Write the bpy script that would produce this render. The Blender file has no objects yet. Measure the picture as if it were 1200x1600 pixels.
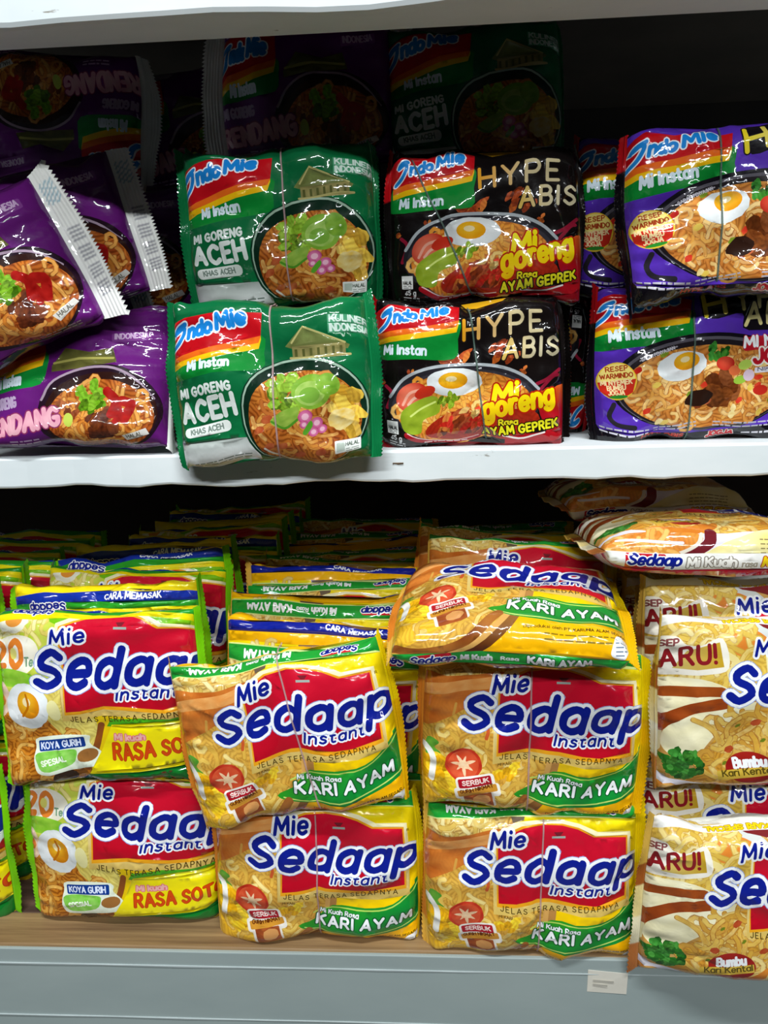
import bpy, math, random
import numpy as np
from mathutils import Vector, Matrix, Euler
from mathutils.geometry import delaunay_2d_cdt

# ------------------------------------------------------------------ camera, world, lights, exposure
SC = bpy.context.scene
COL = SC.collection
vs = SC.view_settings
vs.view_transform = 'Standard'; vs.look = 'None'; vs.gamma = 1.0
vs.use_curve_mapping = False
vs.exposure = 0.0

def make_camera():
    y, p, r = [math.radians(a) for a in (3.5, 12.0, -1.625)]
    f = Vector((-math.sin(y)*math.cos(p), math.cos(y)*math.cos(p), -math.sin(p)))
    rt = Vector((math.cos(y), math.sin(y), 0)); up = rt.cross(f)
    r2 = math.cos(r)*rt + math.sin(r)*up; u2 = -math.sin(r)*rt + math.cos(r)*up
    cd = bpy.data.cameras.new('camera'); o = bpy.data.objects.new('camera', cd); COL.objects.link(o)
    m = Matrix((r2, u2, -f)).transposed().to_4x4(); m.translation = Vector((0, -.46, 0))
    o.matrix_world = m
    cd.sensor_fit = 'VERTICAL'; cd.sensor_height = 24.0; cd.lens = 24.0*1200/1600
    cd.clip_start = .01; cd.clip_end = 50
    SC.camera = o
make_camera()

W_ = bpy.data.worlds.new('store'); SC.world = W_; W_.use_nodes = True
W_.node_tree.nodes['Background'].inputs[0].default_value = (.80, .90, 1.0, 1)
W_.node_tree.nodes['Background'].inputs[1].default_value = .01

def tube_light(name, loc, sx, sy, power, col=(.93, .98, 1.0)):
    d = bpy.data.lights.new(name, 'AREA'); d.shape = 'RECTANGLE'; d.size = sx; d.size_y = sy
    d.energy = power; d.color = col
    o = bpy.data.objects.new(name, d); COL.objects.link(o); o.location = loc
    return o
tube_light('ceiling_tube_light', (.05, -.85, 1.60), 1.2, .05, 42)
for x_, y_, p_ in ((-.55, -2.6, 40), (1.0, -2.5, 30)):
    tube_light('ceiling_tube_light', (x_, y_, 1.65), 1.2, .035, p_).rotation_euler = (math.radians(55), 0, 0)

# ------------------------------------------------------------------ small helpers
def lin(c):
    if isinstance(c, str):
        c = [int(c[i:i+2], 16)/255 for i in (1, 3, 5)]
    return tuple((x/12.92 if x <= .04045 else ((x+.055)/1.055)**2.4) for x in c)

def mat(name):
    m = bpy.data.materials.new(name); m.use_nodes = True
    nt = m.node_tree; b = nt.nodes['Principled BSDF']
    return m, nt, b
def nd(nt, t, **kw):
    n = nt.nodes.new(t)
    for k, v in kw.items(): setattr(n, k, v)
    return n
def lk(nt, a, b): nt.links.new(a, b)

def film_material():
    """printed plastic film: colours of the print live on the mesh, noodle print is a node pattern"""
    m, nt, b = mat('printed_film')
    at = nd(nt, 'ShaderNodeAttribute', attribute_name='print')
    an = nd(nt, 'ShaderNodeAttribute', attribute_name='noodle')
    uv = nd(nt, 'ShaderNodeUVMap', uv_map='UVMap')
    vo = nd(nt, 'ShaderNodeTexVoronoi', feature='F1'); vo.inputs['Scale'].default_value = 1.15
    nz = nd(nt, 'ShaderNodeTexNoise'); nz.inputs['Scale'].default_value = .9; nz.inputs['Detail'].default_value = 1
    mx = nd(nt, 'ShaderNodeVectorMath', operation='MULTIPLY_ADD'); mx.inputs[1].default_value = (1.2, 1.2, 0)
    lk(nt, uv.outputs[0], nz.inputs['Vector']); lk(nt, nz.outputs['Color'], mx.inputs[0]); lk(nt, uv.outputs[0], mx.inputs[2])
    lk(nt, mx.outputs[0], vo.inputs['Vector'])
    sp = nd(nt, 'ShaderNodeSeparateColor'); lk(nt, vo.outputs['Color'], sp.inputs[0])
    ang = nd(nt, 'ShaderNodeMath', operation='MULTIPLY'); ang.inputs[1].default_value = 6.28; lk(nt, sp.outputs[0], ang.inputs[0])
    rot = nd(nt, 'ShaderNodeVectorRotate', rotation_type='Z_AXIS'); lk(nt, uv.outputs[0], rot.inputs['Vector']); lk(nt, ang.outputs[0], rot.inputs['Angle'])
    wv = nd(nt, 'ShaderNodeTexWave', wave_type='BANDS'); wv.inputs['Scale'].default_value = 1.15; wv.inputs['Distortion'].default_value = 6.0
    wv.inputs['Detail'].default_value = .6; wv.inputs['Detail Scale'].default_value = 1.1
    lk(nt, rot.outputs[0], wv.inputs['Vector'])
    rp = nd(nt, 'ShaderNodeValToRGB'); e = rp.color_ramp.elements
    e[0].position = .0; e[0].color = (.42, .26, .12, 1); e[1].position = 1; e[1].color = (1.25, 1.22, 1.12, 1)
    k = rp.color_ramp.elements.new(.38); k.color = (.9, .8, .62, 1)
    lk(nt, wv.outputs['Fac'], rp.inputs[0])
    mixp = nd(nt, 'ShaderNodeMix', data_type='RGBA', blend_type='MULTIPLY')
    lk(nt, an.outputs['Fac'], mixp.inputs[0]); lk(nt, at.outputs['Color'], mixp.inputs[6]); lk(nt, rp.outputs[0], mixp.inputs[7])
    lk(nt, mixp.outputs[2], b.inputs['Base Color'])
    b.inputs['Roughness'].default_value = .30; b.inputs['Specular IOR Level'].default_value = .06
    b.inputs['Coat Weight'].default_value = .9; b.inputs['Coat Roughness'].default_value = .03; b.inputs['Coat IOR'].default_value = 1.52
    tc = nd(nt, 'ShaderNodeTexCoord')
    n2 = nd(nt, 'ShaderNodeTexNoise'); n2.inputs['Scale'].default_value = 95; n2.inputs['Detail'].default_value = 2.5; n2.inputs['Distortion'].default_value = 1.1
    lk(nt, tc.outputs['Object'], n2.inputs['Vector'])
    bp = nd(nt, 'ShaderNodeBump'); bp.inputs['Strength'].default_value = .07; bp.inputs['Distance'].default_value = .004
    lk(nt, n2.outputs['Fac'], bp.inputs['Height']); lk(nt, bp.outputs[0], b.inputs['Normal']); lk(nt, bp.outputs[0], b.inputs['Coat Normal'])
    return m
FILM = film_material()

# ------------------------------------------------------------------ stroke lettering
# every letter is drawn with pen strokes; '~' = smooth curve through the points, 'o' = closed smooth loop
GLY = {
'A': (.70, '0,0 .35,1 .7,0|.13,.33 .57,.33'), 'B': (.58, '0,0 0,1|~0,1 .38,1 .53,.77 .38,.53 0,.53|~0,.53 .42,.52 .58,.27 .42,0 0,0'),
'C': (.64, '~.62,.82 .35,1 .06,.78 0,.5 .06,.22 .35,0 .62,.18'), 'D': (.64, '0,0 0,1|~0,1 .33,1 .6,.75 .64,.5 .6,.25 .33,0 0,0'),
'E': (.5, '.5,1 0,1 0,0 .5,0|0,.52 .42,.52'), 'F': (.5, '.5,1 0,1 0,0|0,.52 .42,.52'),
'G': (.68, '~.62,.84 .35,1 .06,.78 0,.5 .06,.22 .35,0 .6,.1 .66,.24|.66,.24 .66,.45 .4,.45'), 'H': (.62, '0,0 0,1|.62,0 .62,1|0,.5 .62,.5'),
'I': (.02, '0,0 0,1'), 'J': (.46, '~.46,1 .46,.3 .32,.02 .12,.03 0,.22'), 'K': (.6, '0,0 0,1|.58,1 0,.42|.2,.58 .62,0'), 'L': (.48, '0,1 0,0 .48,0'),
'M': (.8, '0,0 .08,1 .4,.25 .72,1 .8,0'), 'N': (.62, '0,0 0,1 .62,0 .62,1'), 'O': (.74, 'o.37,1 .07,.8 0,.5 .07,.2 .37,0 .67,.2 .74,.5 .67,.8'),
'P': (.56, '0,0 0,1|~0,1 .4,1 .56,.74 .4,.47 0,.47'), 'R': (.6, '0,0 0,1|~0,1 .4,1 .55,.75 .4,.5 0,.5|.28,.5 .6,0'),
'S': (.56, '~.53,.83 .3,1 .05,.82 .1,.6 .44,.43 .55,.2 .28,0 0,.17'), 'T': (.62, '0,1 .62,1|.31,1 .31,0'),
'U': (.62, '~0,1 0,.35 .1,.07 .31,0 .52,.07 .62,.35 .62,1'), 'V': (.66, '0,1 .33,0 .66,1'), 'W': (.95, '0,1 .22,0 .47,.8 .72,0 .95,1'),
'X': (.62, '0,0 .62,1|0,1 .62,0'), 'Y': (.64, '0,1 .32,.48 .64,1|.32,.48 .32,0'), 'Z': (.58, '0,1 .58,1 0,0 .58,0'),
'a': (.50, 'o.26,.68 .05,.55 0,.34 .05,.12 .24,0 .44,.1 .5,.34 .44,.58|.5,.68 .5,0'), 'b': (.5, '0,1 0,0|o.25,.68 .05,.55 0,.34 .05,.12 .25,0 .45,.12 .5,.34 .45,.56'),
'c': (.46, '~.45,.56 .25,.68 .05,.55 0,.34 .05,.12 .25,0 .45,.12'), 'd': (.50, 'o.25,.68 .05,.55 0,.34 .05,.12 .25,0 .45,.12 .5,.34 .45,.56|.5,1.02 .5,0'),
'e': (.50, '~.03,.34 .3,.34 .5,.36 .44,.6 .25,.68 .05,.55 0,.34 .06,.1 .27,0 .46,.1'), 'f': (.34, '~.36,.95 .2,1 .12,.82 .12,0|0,.62 .3,.62'),
'g': (.50, 'o.25,.68 .05,.55 0,.34 .05,.12 .25,0 .45,.12 .5,.34 .45,.56|~.5,.68 .5,0 .42,-.24 .2,-.3 .03,-.18'), 'h': (.48, '0,1 0,0|~0,.4 .12,.63 .3,.68 .46,.55 .48,.3 .48,0'),
'i': (.02, '0,.68 0,0|0,.97 0,.99'), 'j': (.2, '~.2,.68 .2,-.1 .1,-.28 0,-.25|.2,.97 .2,.99'), 'k': (.46, '0,1 0,0|.42,.68 0,.28|.15,.4 .46,0'), 'l': (.02, '0,1 0,0'),
'm': (.78, '0,.68 0,0|~0,.42 .1,.64 .23,.68 .36,.58 .39,.35 .39,0|~.39,.42 .5,.64 .62,.68 .75,.58 .78,.35 .78,0'), 'n': (.48, '0,.68 0,0|~0,.4 .12,.63 .3,.68 .46,.55 .48,.3 .48,0'),
'o': (.52, 'o.26,.68 .05,.55 0,.34 .05,.12 .26,0 .47,.12 .52,.34 .47,.56'), 'p': (.5, '0,.68 0,-.32|o.25,.68 .05,.55 0,.34 .05,.12 .25,0 .45,.12 .5,.34 .45,.56'),
'r': (.32, '0,.68 0,0|~0,.38 .1,.6 .2,.68 .34,.66'), 's': (.42, '~.4,.56 .22,.68 .04,.56 .1,.4 .34,.3 .42,.15 .22,0 0,.1'), 't': (.34, '~.12,.95 .12,.2 .2,.02 .36,.04|0,.66 .32,.66'),
'u': (.48, '~0,.68 0,.3 .06,.06 .22,0 .38,.08 .48,.32|.48,.68 .48,0'), 'y': (.5, '0,.68 .25,.03|.5,.68 .18,-.3'), 'v': (.5, '0,.68 .25,0 .5,.68'),
'!': (.02, '0,1 0,.32|0,.02 0,.0'), '.': (.02, '0,.0 0,.03'), ':': (.02, '0,.05 0,.08|0,.55 0,.58'), '&': (.6, '~.6,0 .1,.75 .25,1 .4,.8 .02,.3 .2,0 .6,.4'),
'0': (.58, 'o.29,1 .05,.8 0,.5 .05,.2 .29,0 .53,.2 .58,.5 .53,.8'), '2': (.54, '~.02,.75 .25,1 .5,.8 .4,.5 0,0|0,0 .54,0'), '1': (.2, '0,.8 .2,1 .2,0'), '5': (.52, '.48,1 .08,1 .04,.55|~.04,.55 .3,.62 .52,.35 .3,0 0,.12'),
'8': (.54, 'o.27,1 .05,.78 .27,.53 .54,.25 .27,0 0,.25 .27,.53 .49,.78'), '7': (.52, '0,1 .52,1 .2,0'), '3': (.5, '~.02,.85 .25,1 .46,.78 .2,.54 .5,.28 .24,0 0,.14'), '-': (.35, '0,.45 .35,.45'),
}
def catmull(P, sub, closed):
    P = np.array(P, float); n = len(P); out = []
    rng = range(n) if closed else range(n-1)
    for i in rng:
        p1, p2 = P[i], P[(i+1) % n]
        p0 = P[i-1] if (closed or i > 0) else p1*2-p2
        p3 = P[(i+2) % n] if (closed or i+2 < n) else p2*2-p1
        for k in range(sub):
            t = k/sub
            out.append(.5*((2*p1)+(-p0+p2)*t+(2*p0-5*p1+4*p2-p3)*t*t+(-p0+3*p1-3*p2+p3)*t**3))
    if not closed: out.append(P[-1])
    return np.array(out)
_gc = {}
def glyph(ch, sub):
    k = (ch, sub)
    if k not in _gc:
        w, d = GLY[ch]; L = []
        for st in d.split('|'):
            md = st[0] if st[0] in '~o' else ''
            P = [tuple(float(x) for x in q.split(',')) for q in st[len(md):].split()]
            if md == '~': L.append((catmull(P, sub, False), False))
            elif md == 'o': L.append((catmull(P, sub, True), True))
            else:
                for a, b in zip(P[:-1], P[1:]): L.append((np.array([a, b]), False))
        _gc[k] = (w, L)
    return _gc[k]

# ------------------------------------------------------------------ print artwork as a planar arrangement
class Art:
    """shapes are given in units of the artwork sheet (x right, y down); m = millimetres per unit"""
    def __init__(s, cx, cy, m, W, H, T, base, grid=2.2, my=None):
        s.c = (cx, cy); s.m = m; s.my = my or m; s.W = W; s.H = H; s.T = T; s.sh = []; s.grid = grid
        r = .42*T; s.P = 2*(H-2*r)+2*(T-2*r)+2*math.pi*r
        s.base = base
        s.seal = {}
    def mm(s, P):
        P = np.asarray(P, float).reshape(-1, 2)
        return np.stack([(P[:, 0]-s.c[0])*s.m, (s.c[1]-P[:, 1])*s.my], 1)
    def inv(s, Q): return np.stack([Q[:, 0]/s.m+s.c[0], s.c[1]-Q[:, 1]/s.my], 1)
    def poly(s, P, col, nood=0.):
        s.sh.append(('p', s.mm(P), None, col, nood))
    def spoly(s, P, col, nood=0., sub=4): s.poly(catmull(P, sub, True), col, nood)
    def rect(s, x0, y0, x1, y1, col, nood=0.): s.poly([(x0, y0), (x1, y0), (x1, y1), (x0, y1)], col, nood)
    def rrect(s, cx, cy, w, h, rot, rad, col, nood=0.):
        c, q = math.cos(math.radians(rot)), math.sin(math.radians(rot)); P = []
        for sx, sy, a0 in ((1, 1, 0), (-1, 1, 90), (-1, -1, 180), (1, -1, 270)):
            for k in range(4):
                a = math.radians(a0+30*k); P.append((sx*(w/2-rad)+rad*math.cos(a), sy*(h/2-rad)+rad*math.sin(a)))
        s.poly([(cx+x*c+y*q, cy-x*q+y*c) for x, y in P], col, nood)
    def ell(s, cx, cy, rx, ry, col, rot=0, nood=0., n=None, jag=0., seed=0, lobes=0):
        n = n or max(10, int(8+(rx+ry)*s.m*.9)); rg = random.Random(seed+int(cx*7+cy))
        c, q = math.cos(math.radians(rot)), math.sin(math.radians(rot)); P = []
        ph = rg.random()*6
        for k in range(n):
            a = 2*math.pi*k/n; f = 1+jag*(rg.random()*2-1)+(.12*math.sin(lobes*a+ph) if lobes else 0)
            x, y = rx*f*math.cos(a), ry*f*math.sin(a); P.append((cx+x*c+y*q, cy-x*q+y*c))
        s.poly(P, col, nood)
    def stroke(s, P, r, col, nood=0., closed=False):
        Q = s.mm(P)
        if len(Q) > 1: s.sh.append(('s', Q, (r*s.m, closed), col, nood))
    def curve(s, P, r, col, nood=0., sub=4, closed=False): s.stroke(catmull(P, sub, closed), r, col, nood, closed)
    def text(s, t, x, y, w, h, r, col, out=(), slant=0., rot=0., gap=.22, wob=0, seed=1, sub=None, flip=False, warp=None):
        sub = sub or (3 if h*s.m > 7 else 2 if h*s.m > 2.8 else 1)
        rg = random.Random(seed); pen = 0; items = []
        for ch in t:
            if ch == ' ': pen += .42; continue
            gw, L = glyph(ch, sub); a = math.radians(wob*(rg.random()*2-1)); dy = (rg.random()*2-1)*wob*.006
            for P, cl in L:
                P = P-[gw/2, .5]; P = P@np.array([[math.cos(a), math.sin(a)], [-math.sin(a), math.cos(a)]])+[gw/2+pen, .5+dy]
                items.append((P, cl))
            pen += gw+gap
        pen -= gap
        kx = w/max(pen, .01); c, q = math.cos(math.radians(rot)), math.sin(math.radians(rot))
        res = []
        for P, cl in items:
            lx = P[:, 0]*kx+slant*P[:, 1]*h; ly = P[:, 1]*h
            if warp is not None: ly = ly+warp(lx/w)
            if flip: lx = w-lx; ly = -ly
            res.append((np.stack([x+lx*c-ly*q, y-lx*q-ly*c], 1), cl))
        for dr, oc in list(out)+[(0, col)]:
            for P, cl in res: s.stroke(P, r+dr, oc, 0., cl)
    def lines(s, x0, y0, x1, n, dy, h, col, seed=0, rot=0.):
        """rows of print too small to read"""
        rg = random.Random(seed); c, q = math.cos(math.radians(rot)), math.sin(math.radians(rot))
        for k in range(n):
            x = x0
            while x < x1-4:
                w = min(rg.uniform(14, 46), x1-x)
                A = [(x-x0, k*dy), (x-x0+w, k*dy), (x-x0+w, k*dy+h), (x-x0, k*dy+h)]
                s.poly([(x0+a*c+b*q, y0-a*q+b*c) for a, b in A], col); x += w+rg.uniform(5, 9)
    def noodles(s, x0, y0, x1, y1, n, r, cols, dark, seed, inside=None, amp=1.):
        rg = random.Random(seed)
        for _ in range(n):
            x, y = rg.uniform(x0, x1), rg.uniform(y0, y1)
            if inside and not inside(x, y): continue
            a = rg.uniform(0, 6.28); bend = rg.uniform(-.9, .9)*amp; P = [(x, y)]
            for k in range(rg.randint(4, 6)):
                a += bend+rg.uniform(-.25, .25); x += math.cos(a)*r*2.6; y += math.sin(a)*r*2.6; P.append((x, y))
            if inside and not inside(x, y): continue
            c_ = rg.choice(cols); s.stroke(P, r*1.28, mot(dark, c_, 9, rg.randint(0, 8))); s.stroke(P, r*.86, mot(c_, rg.choice(cols), 12, rg.randint(0, 8)))
    # ---- triangulate
    @staticmethod
    def outline(Q, r, closed):
        n = len(Q)
        if closed:
            d = np.roll(Q, -1, 0)-np.roll(Q, 1, 0)
        else:
            d = np.gradient(Q, axis=0)
        ln = np.linalg.norm(d, axis=1, keepdims=True); ln[ln < 1e-9] = 1; d = d/ln
        nn = np.stack([-d[:, 1], d[:, 0]], 1)
        L, R = Q+nn*r, Q-nn*r
        if closed: return [L, R] if r < .95*np.min(np.linalg.norm(Q-Q.mean(0), axis=1)) else [L if np.linalg.norm(L-Q.mean(0)) > np.linalg.norm(R-Q.mean(0)) else R]
        k = 4 if r > 1 else 3 if r > .45 else 1
        def cap(p, t):
            a0 = math.atan2(t[1], t[0]); return [p+r*np.array([math.cos(a0+x), math.sin(a0+x)]) for x in np.linspace(math.pi/2, -math.pi/2, k+2)[1:-1]]
        return [np.concatenate([L, cap(Q[-1], d[-1]), R[::-1], cap(Q[0], -d[0])])]
    def build(s):
        W2, P2 = s.W/2, s.P/2
        verts = []; edges = []
        us = np.linspace(-W2, W2, int(s.W/s.grid)+1)
        nf = int((s.H+s.T)/s.grid)
        ss = np.concatenate([np.linspace(-P2, -s.H/2-s.T, 8)[:-1], np.linspace(-s.H/2-s.T, s.H/2+s.T, nf), np.linspace(s.H/2+s.T, P2, 8)[1:]])
        rg = np.random.RandomState(3)
        for i, sv in enumerate(ss):
            for j, u in enumerate(us):
                e = .18*s.grid if 0 < j < len(us)-1 and 0 < i < len(ss)-1 else 0
                verts.append((u+e*rg.uniform(-1, 1), sv+e*rg.uniform(-1, 1)))
        nu, ns = len(us), len(ss)
        for j in range(nu-1): edges += [(j, j+1), ((ns-1)*nu+j, (ns-1)*nu+j+1)]
        for i in range(ns-1): edges += [(i*nu, (i+1)*nu), (i*nu+nu-1, (i+1)*nu+nu-1)]
        eps = .02
        for kind, Q, ex, col, nood in s.sh:
            loops = [Q] if kind == 'p' else Art.outline(Q, *ex)
            for Lp in loops:
                c = Lp.copy(); c[:, 0] = np.clip(c[:, 0], -W2, W2); c[:, 1] = np.clip(c[:, 1], -P2, P2)
                if np.ptp(c[:, 0]) < .05 or np.ptp(c[:, 1]) < .05: continue
                b = len(verts); n = len(c); verts += [tuple(p) for p in c]
                edges += [(b+i, b+(i+1) % n) for i in range(n) if np.abs(c[i]-c[(i+1) % n]).max() > 1e-4]
        V, E_, F, *_ = delaunay_2d_cdt([Vector(v) for v in verts], edges, [], 0, eps)
        V = np.array([(v.x, v.y) for v in V]); F = np.array(F, int)
        a = V[F]; area = (a[:, 1, 0]-a[:, 0, 0])*(a[:, 2, 1]-a[:, 0, 1])-(a[:, 2, 0]-a[:, 0, 0])*(a[:, 1, 1]-a[:, 0, 1])
        F[area < 0] = F[area < 0][:, ::-1]
        F = F[np.abs(area) > 1e-5]
        cen = V[F].mean(1); own = np.full(len(F), -1)
        for i, (kind, Q, ex, col, nood) in enumerate(s.sh):
            r = ex[0] if ex else 0
            lo, hi = Q.min(0)-r, Q.max(0)+r
            idx = np.nonzero((cen[:, 0] >= lo[0]) & (cen[:, 0] <= hi[0]) & (cen[:, 1] >= lo[1]) & (cen[:, 1] <= hi[1]))[0]
            if not len(idx): continue
            p = cen[idx]
            if kind == 'p':
                x, y = p[:, 0:1], p[:, 1:2]; A, B = Q, np.roll(Q, -1, 0)
                c = (A[:, 1] > y) != (B[:, 1] > y)
                with np.errstate(divide='ignore', invalid='ignore'):
                    xi = (B[:, 0]-A[:, 0])*(y-A[:, 1])/(B[:, 1]-A[:, 1])+A[:, 0]
                ins = (np.sum(c & (x < xi), 1) % 2) == 1
            else:
                A = Q if ex[1] else Q[:-1]; B = np.roll(Q, -1, 0) if ex[1] else Q[1:]
                d = B-A; l2 = np.maximum((d**2).sum(1), 1e-9)
                t = np.clip(((p[:, None]-A)*d).sum(2)/l2, 0, 1)
                dist = np.linalg.norm(p[:, None]-(A+t[..., None]*d), axis=2).min(1); ins = dist < r*1.0
            own[idx[ins]] = i
        pts = V[F.reshape(-1)]; px = s.inv(pts)
        colr = np.zeros((len(pts), 3)); nd_ = np.zeros(len(pts)); o3 = np.repeat(own, 3)
        for i in np.unique(own):
            msk = o3 == i; col, nood = (s.base, 0.) if i < 0 else s.sh[i][3:5]
            colr[msk] = col(px[msk]) if callable(col) else lin(col); nd_[msk] = nood
        s.V, s.F, s.col, s.nood = V, F, colr, nd_
        return s

# colour functions of the artwork sheet
_NZ = np.random.RandomState(11); _NK = _NZ.normal(0, 1, (9, 2)); _NP = _NZ.uniform(0, 6.28, 9)
def nz(P, sc, seed=0):
    q = P/sc; v = 0
    for i in range(9): v = v+np.sin(q@_NK[(i+seed) % 9]*(1+.35*i)+_NP[i]+seed)/(1+.25*i)
    return np.clip(v/6.5+.5, 0, 1)[:, None]
def mot(c0, c1, sc=30, seed=0):
    a, b = np.array(lin(c0)), np.array(lin(c1))
    return lambda P: a+(b-a)*nz(P, sc, seed)
def grad(c0, c1, p0, p1, m=None):
    a, b = np.array(lin(c0)), np.array(lin(c1)); p0 = np.array(p0, float); d = np.array(p1, float)-p0
    return lambda P: a+(b-a)*np.clip((P-p0)@d/(d@d), 0, 1)[:, None]
def rad(c0, c1, cx, cy, r, ry=None):
    a, b = np.array(lin(c0)), np.array(lin(c1))
    return lambda P: a+(b-a)*np.clip(np.hypot((P[:, 0]-cx)/r, (P[:, 1]-cy)/(ry or r)), 0, 1)[:, None]**1.4

# ------------------------------------------------------------------ artwork of the seven kinds of packet
NAVY, WHITE = '#101f8c', '#f4f6f8'
def sedaap_logo(A, mie, sed, ins, jel, panel, warp=None):
    """red crest panel with its lettering; every argument: x, baseline y, width, height"""
    x0, y0, x1, y1 = panel; w = x1-x0; h = y1-y0
    top = [(x0, y0+.14*h), (x0+.1*w, y0+.07*h), (x0+.2*w, y0+.01*h), (x0+.36*w, y0-.02*h), (x0+.5*w, y0), (x0+.62*w, y0+.05*h), (x0+.74*w, y0+.13*h), (x1, y0+.13*h)]
    bot = [(x1, y1-.01*h), (x0+.75*w, y1+.02*h), (x0+.62*w, y1), (x0+.45*w, y1-.04*h), (x0+.3*w, y1-.05*h), (x0+.12*w, y1), (x0, y1+.02*h)]
    P = np.array(top+bot); c = np.array([(x0+x1)/2, (y0+y1)/2])
    def grow(a, b):
        Q = P.copy(); Q[:, 0] += np.where(P[:, 0] > c[0], a, -a)*np.minimum(1, np.abs(P[:, 0]-c[0])/(w*.3)); Q[:, 1] += np.where(P[:, 1] > c[1], b*2.2, -b); return Q
    A.poly(grow(24, 24), grad('#f6efc0', '#d8b860', (c[0], y0), (c[0], y1+40)))
    A.poly(grow(8, 8)*[1, 1]+[0, 0], '#e8a01c')
    A.poly(P, grad('#cf1430', '#b80d22', (c[0], y0), (c[0], y1)))
    bx, by = x0+.47*w, y0+.09*h
    A.poly([(bx-22, by-6), (bx+22, by-6), (bx+8, by+12), (bx-8, by+12)], '#7c1f2c'); A.rect(bx-30, by+14, bx+30, by+24, '#9fb0a8')
    for (t, b, sl, ro) in (('Mie', mie, .18, 5), ('instant', ins, .2, -3)):
        x, y, ww, hh = b; t = 'Instant' if t == 'instant' else t
        A.text(t, x, y, ww, hh, hh*.11, NAVY, [(hh*.15, WHITE)], slant=sl, rot=ro if t == 'Mie' else 0, gap=.3)
    x, y, ww, hh = sed
    A.text('Sedaap', x, y, ww, hh, hh*.118, NAVY, [(hh*.112, '#8fa3d8'), (hh*.09, WHITE)], slant=.24, gap=.28, warp=warp)
    x, y, ww, hh = jel
    A.text('JELAS TERASA SEDAPNYA', x, y, ww, hh, hh*.085, '#4c3a10', gap=.42, warp=lambda t: -6*np.sin(t*6.28))

def tomato(A, x, y, rx, ry, rot=0):
    A.ell(x, y, rx, ry, mot('#d8452a', '#a81c0c', 30), rot, jag=.03)
    A.ell(x, y, rx*.84, ry*.84, mot('#e0603a', '#c83c20', 20), rot)
    A.ell(x, y, rx*.3, ry*.3, '#f3d2a4', rot, jag=.25)
    for k in range(7):
        a = k*.9+.5; q = .62+.12*math.sin(k*2.3); A.spoly([(x, y), (x+rx*.5*q*math.cos(a-.28), y+ry*.5*q*math.sin(a-.28)), (x+rx*q*math.cos(a), y+ry*q*math.sin(a)), (x+rx*.5*q*math.cos(a+.28), y+ry*.5*q*math.sin(a+.28))], mot('#f4d8b0', '#eeb488', 12), 0, 2)
def egg(A, x, y, rx, ry, rot=0, yolk='#f0a412', dx=0, dy=0):
    A.ell(x, y, rx, ry, rad('#ffffff', '#dfe4e4', x, y, rx, ry), rot, jag=.03, seed=5)
    A.ell(x+dx, y+dy, rx*.52, ry*.6, rad('#f8c22c', yolk, x+dx-rx*.1, y+dy-ry*.15, rx*.55, ry*.6), rot)
    A.ell(x+dx-rx*.06, y+dy-ry*.12, rx*.2, ry*.2, '#fce8b0', rot)
def leaf_pile(A, x, y, rx, ry, n, c, seed, size=.4, rot=0):
    rg = random.Random(seed); dk = '#%02x%02x%02x' % tuple(int(int(c[0][i:i+2], 16)*(.5 if int(c[0][3:5], 16) > int(c[0][1:3], 16) else .74)) for i in (1, 3, 5)); lt = '#%02x%02x%02x' % tuple(min(255, int(int(c[0][i:i+2], 16)*1.12+26)) for i in (1, 3, 5))
    for k in range(n):
        a = rg.uniform(0, 6.28); d = math.sqrt(rg.random())*.72; cc = rg.choice(c)
        A.ell(x+rx*d*math.cos(a), y+ry*d*math.sin(a), rx*size*rg.uniform(.7, 1.2), ry*size*rg.uniform(.7, 1.2), mot(cc, dk if k % 3 == 0 else lt if k % 3 == 1 else c[0], 11, k), rg.uniform(0, 90)+rot, nood=.3, n=13, jag=.2, seed=seed+k)

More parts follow.
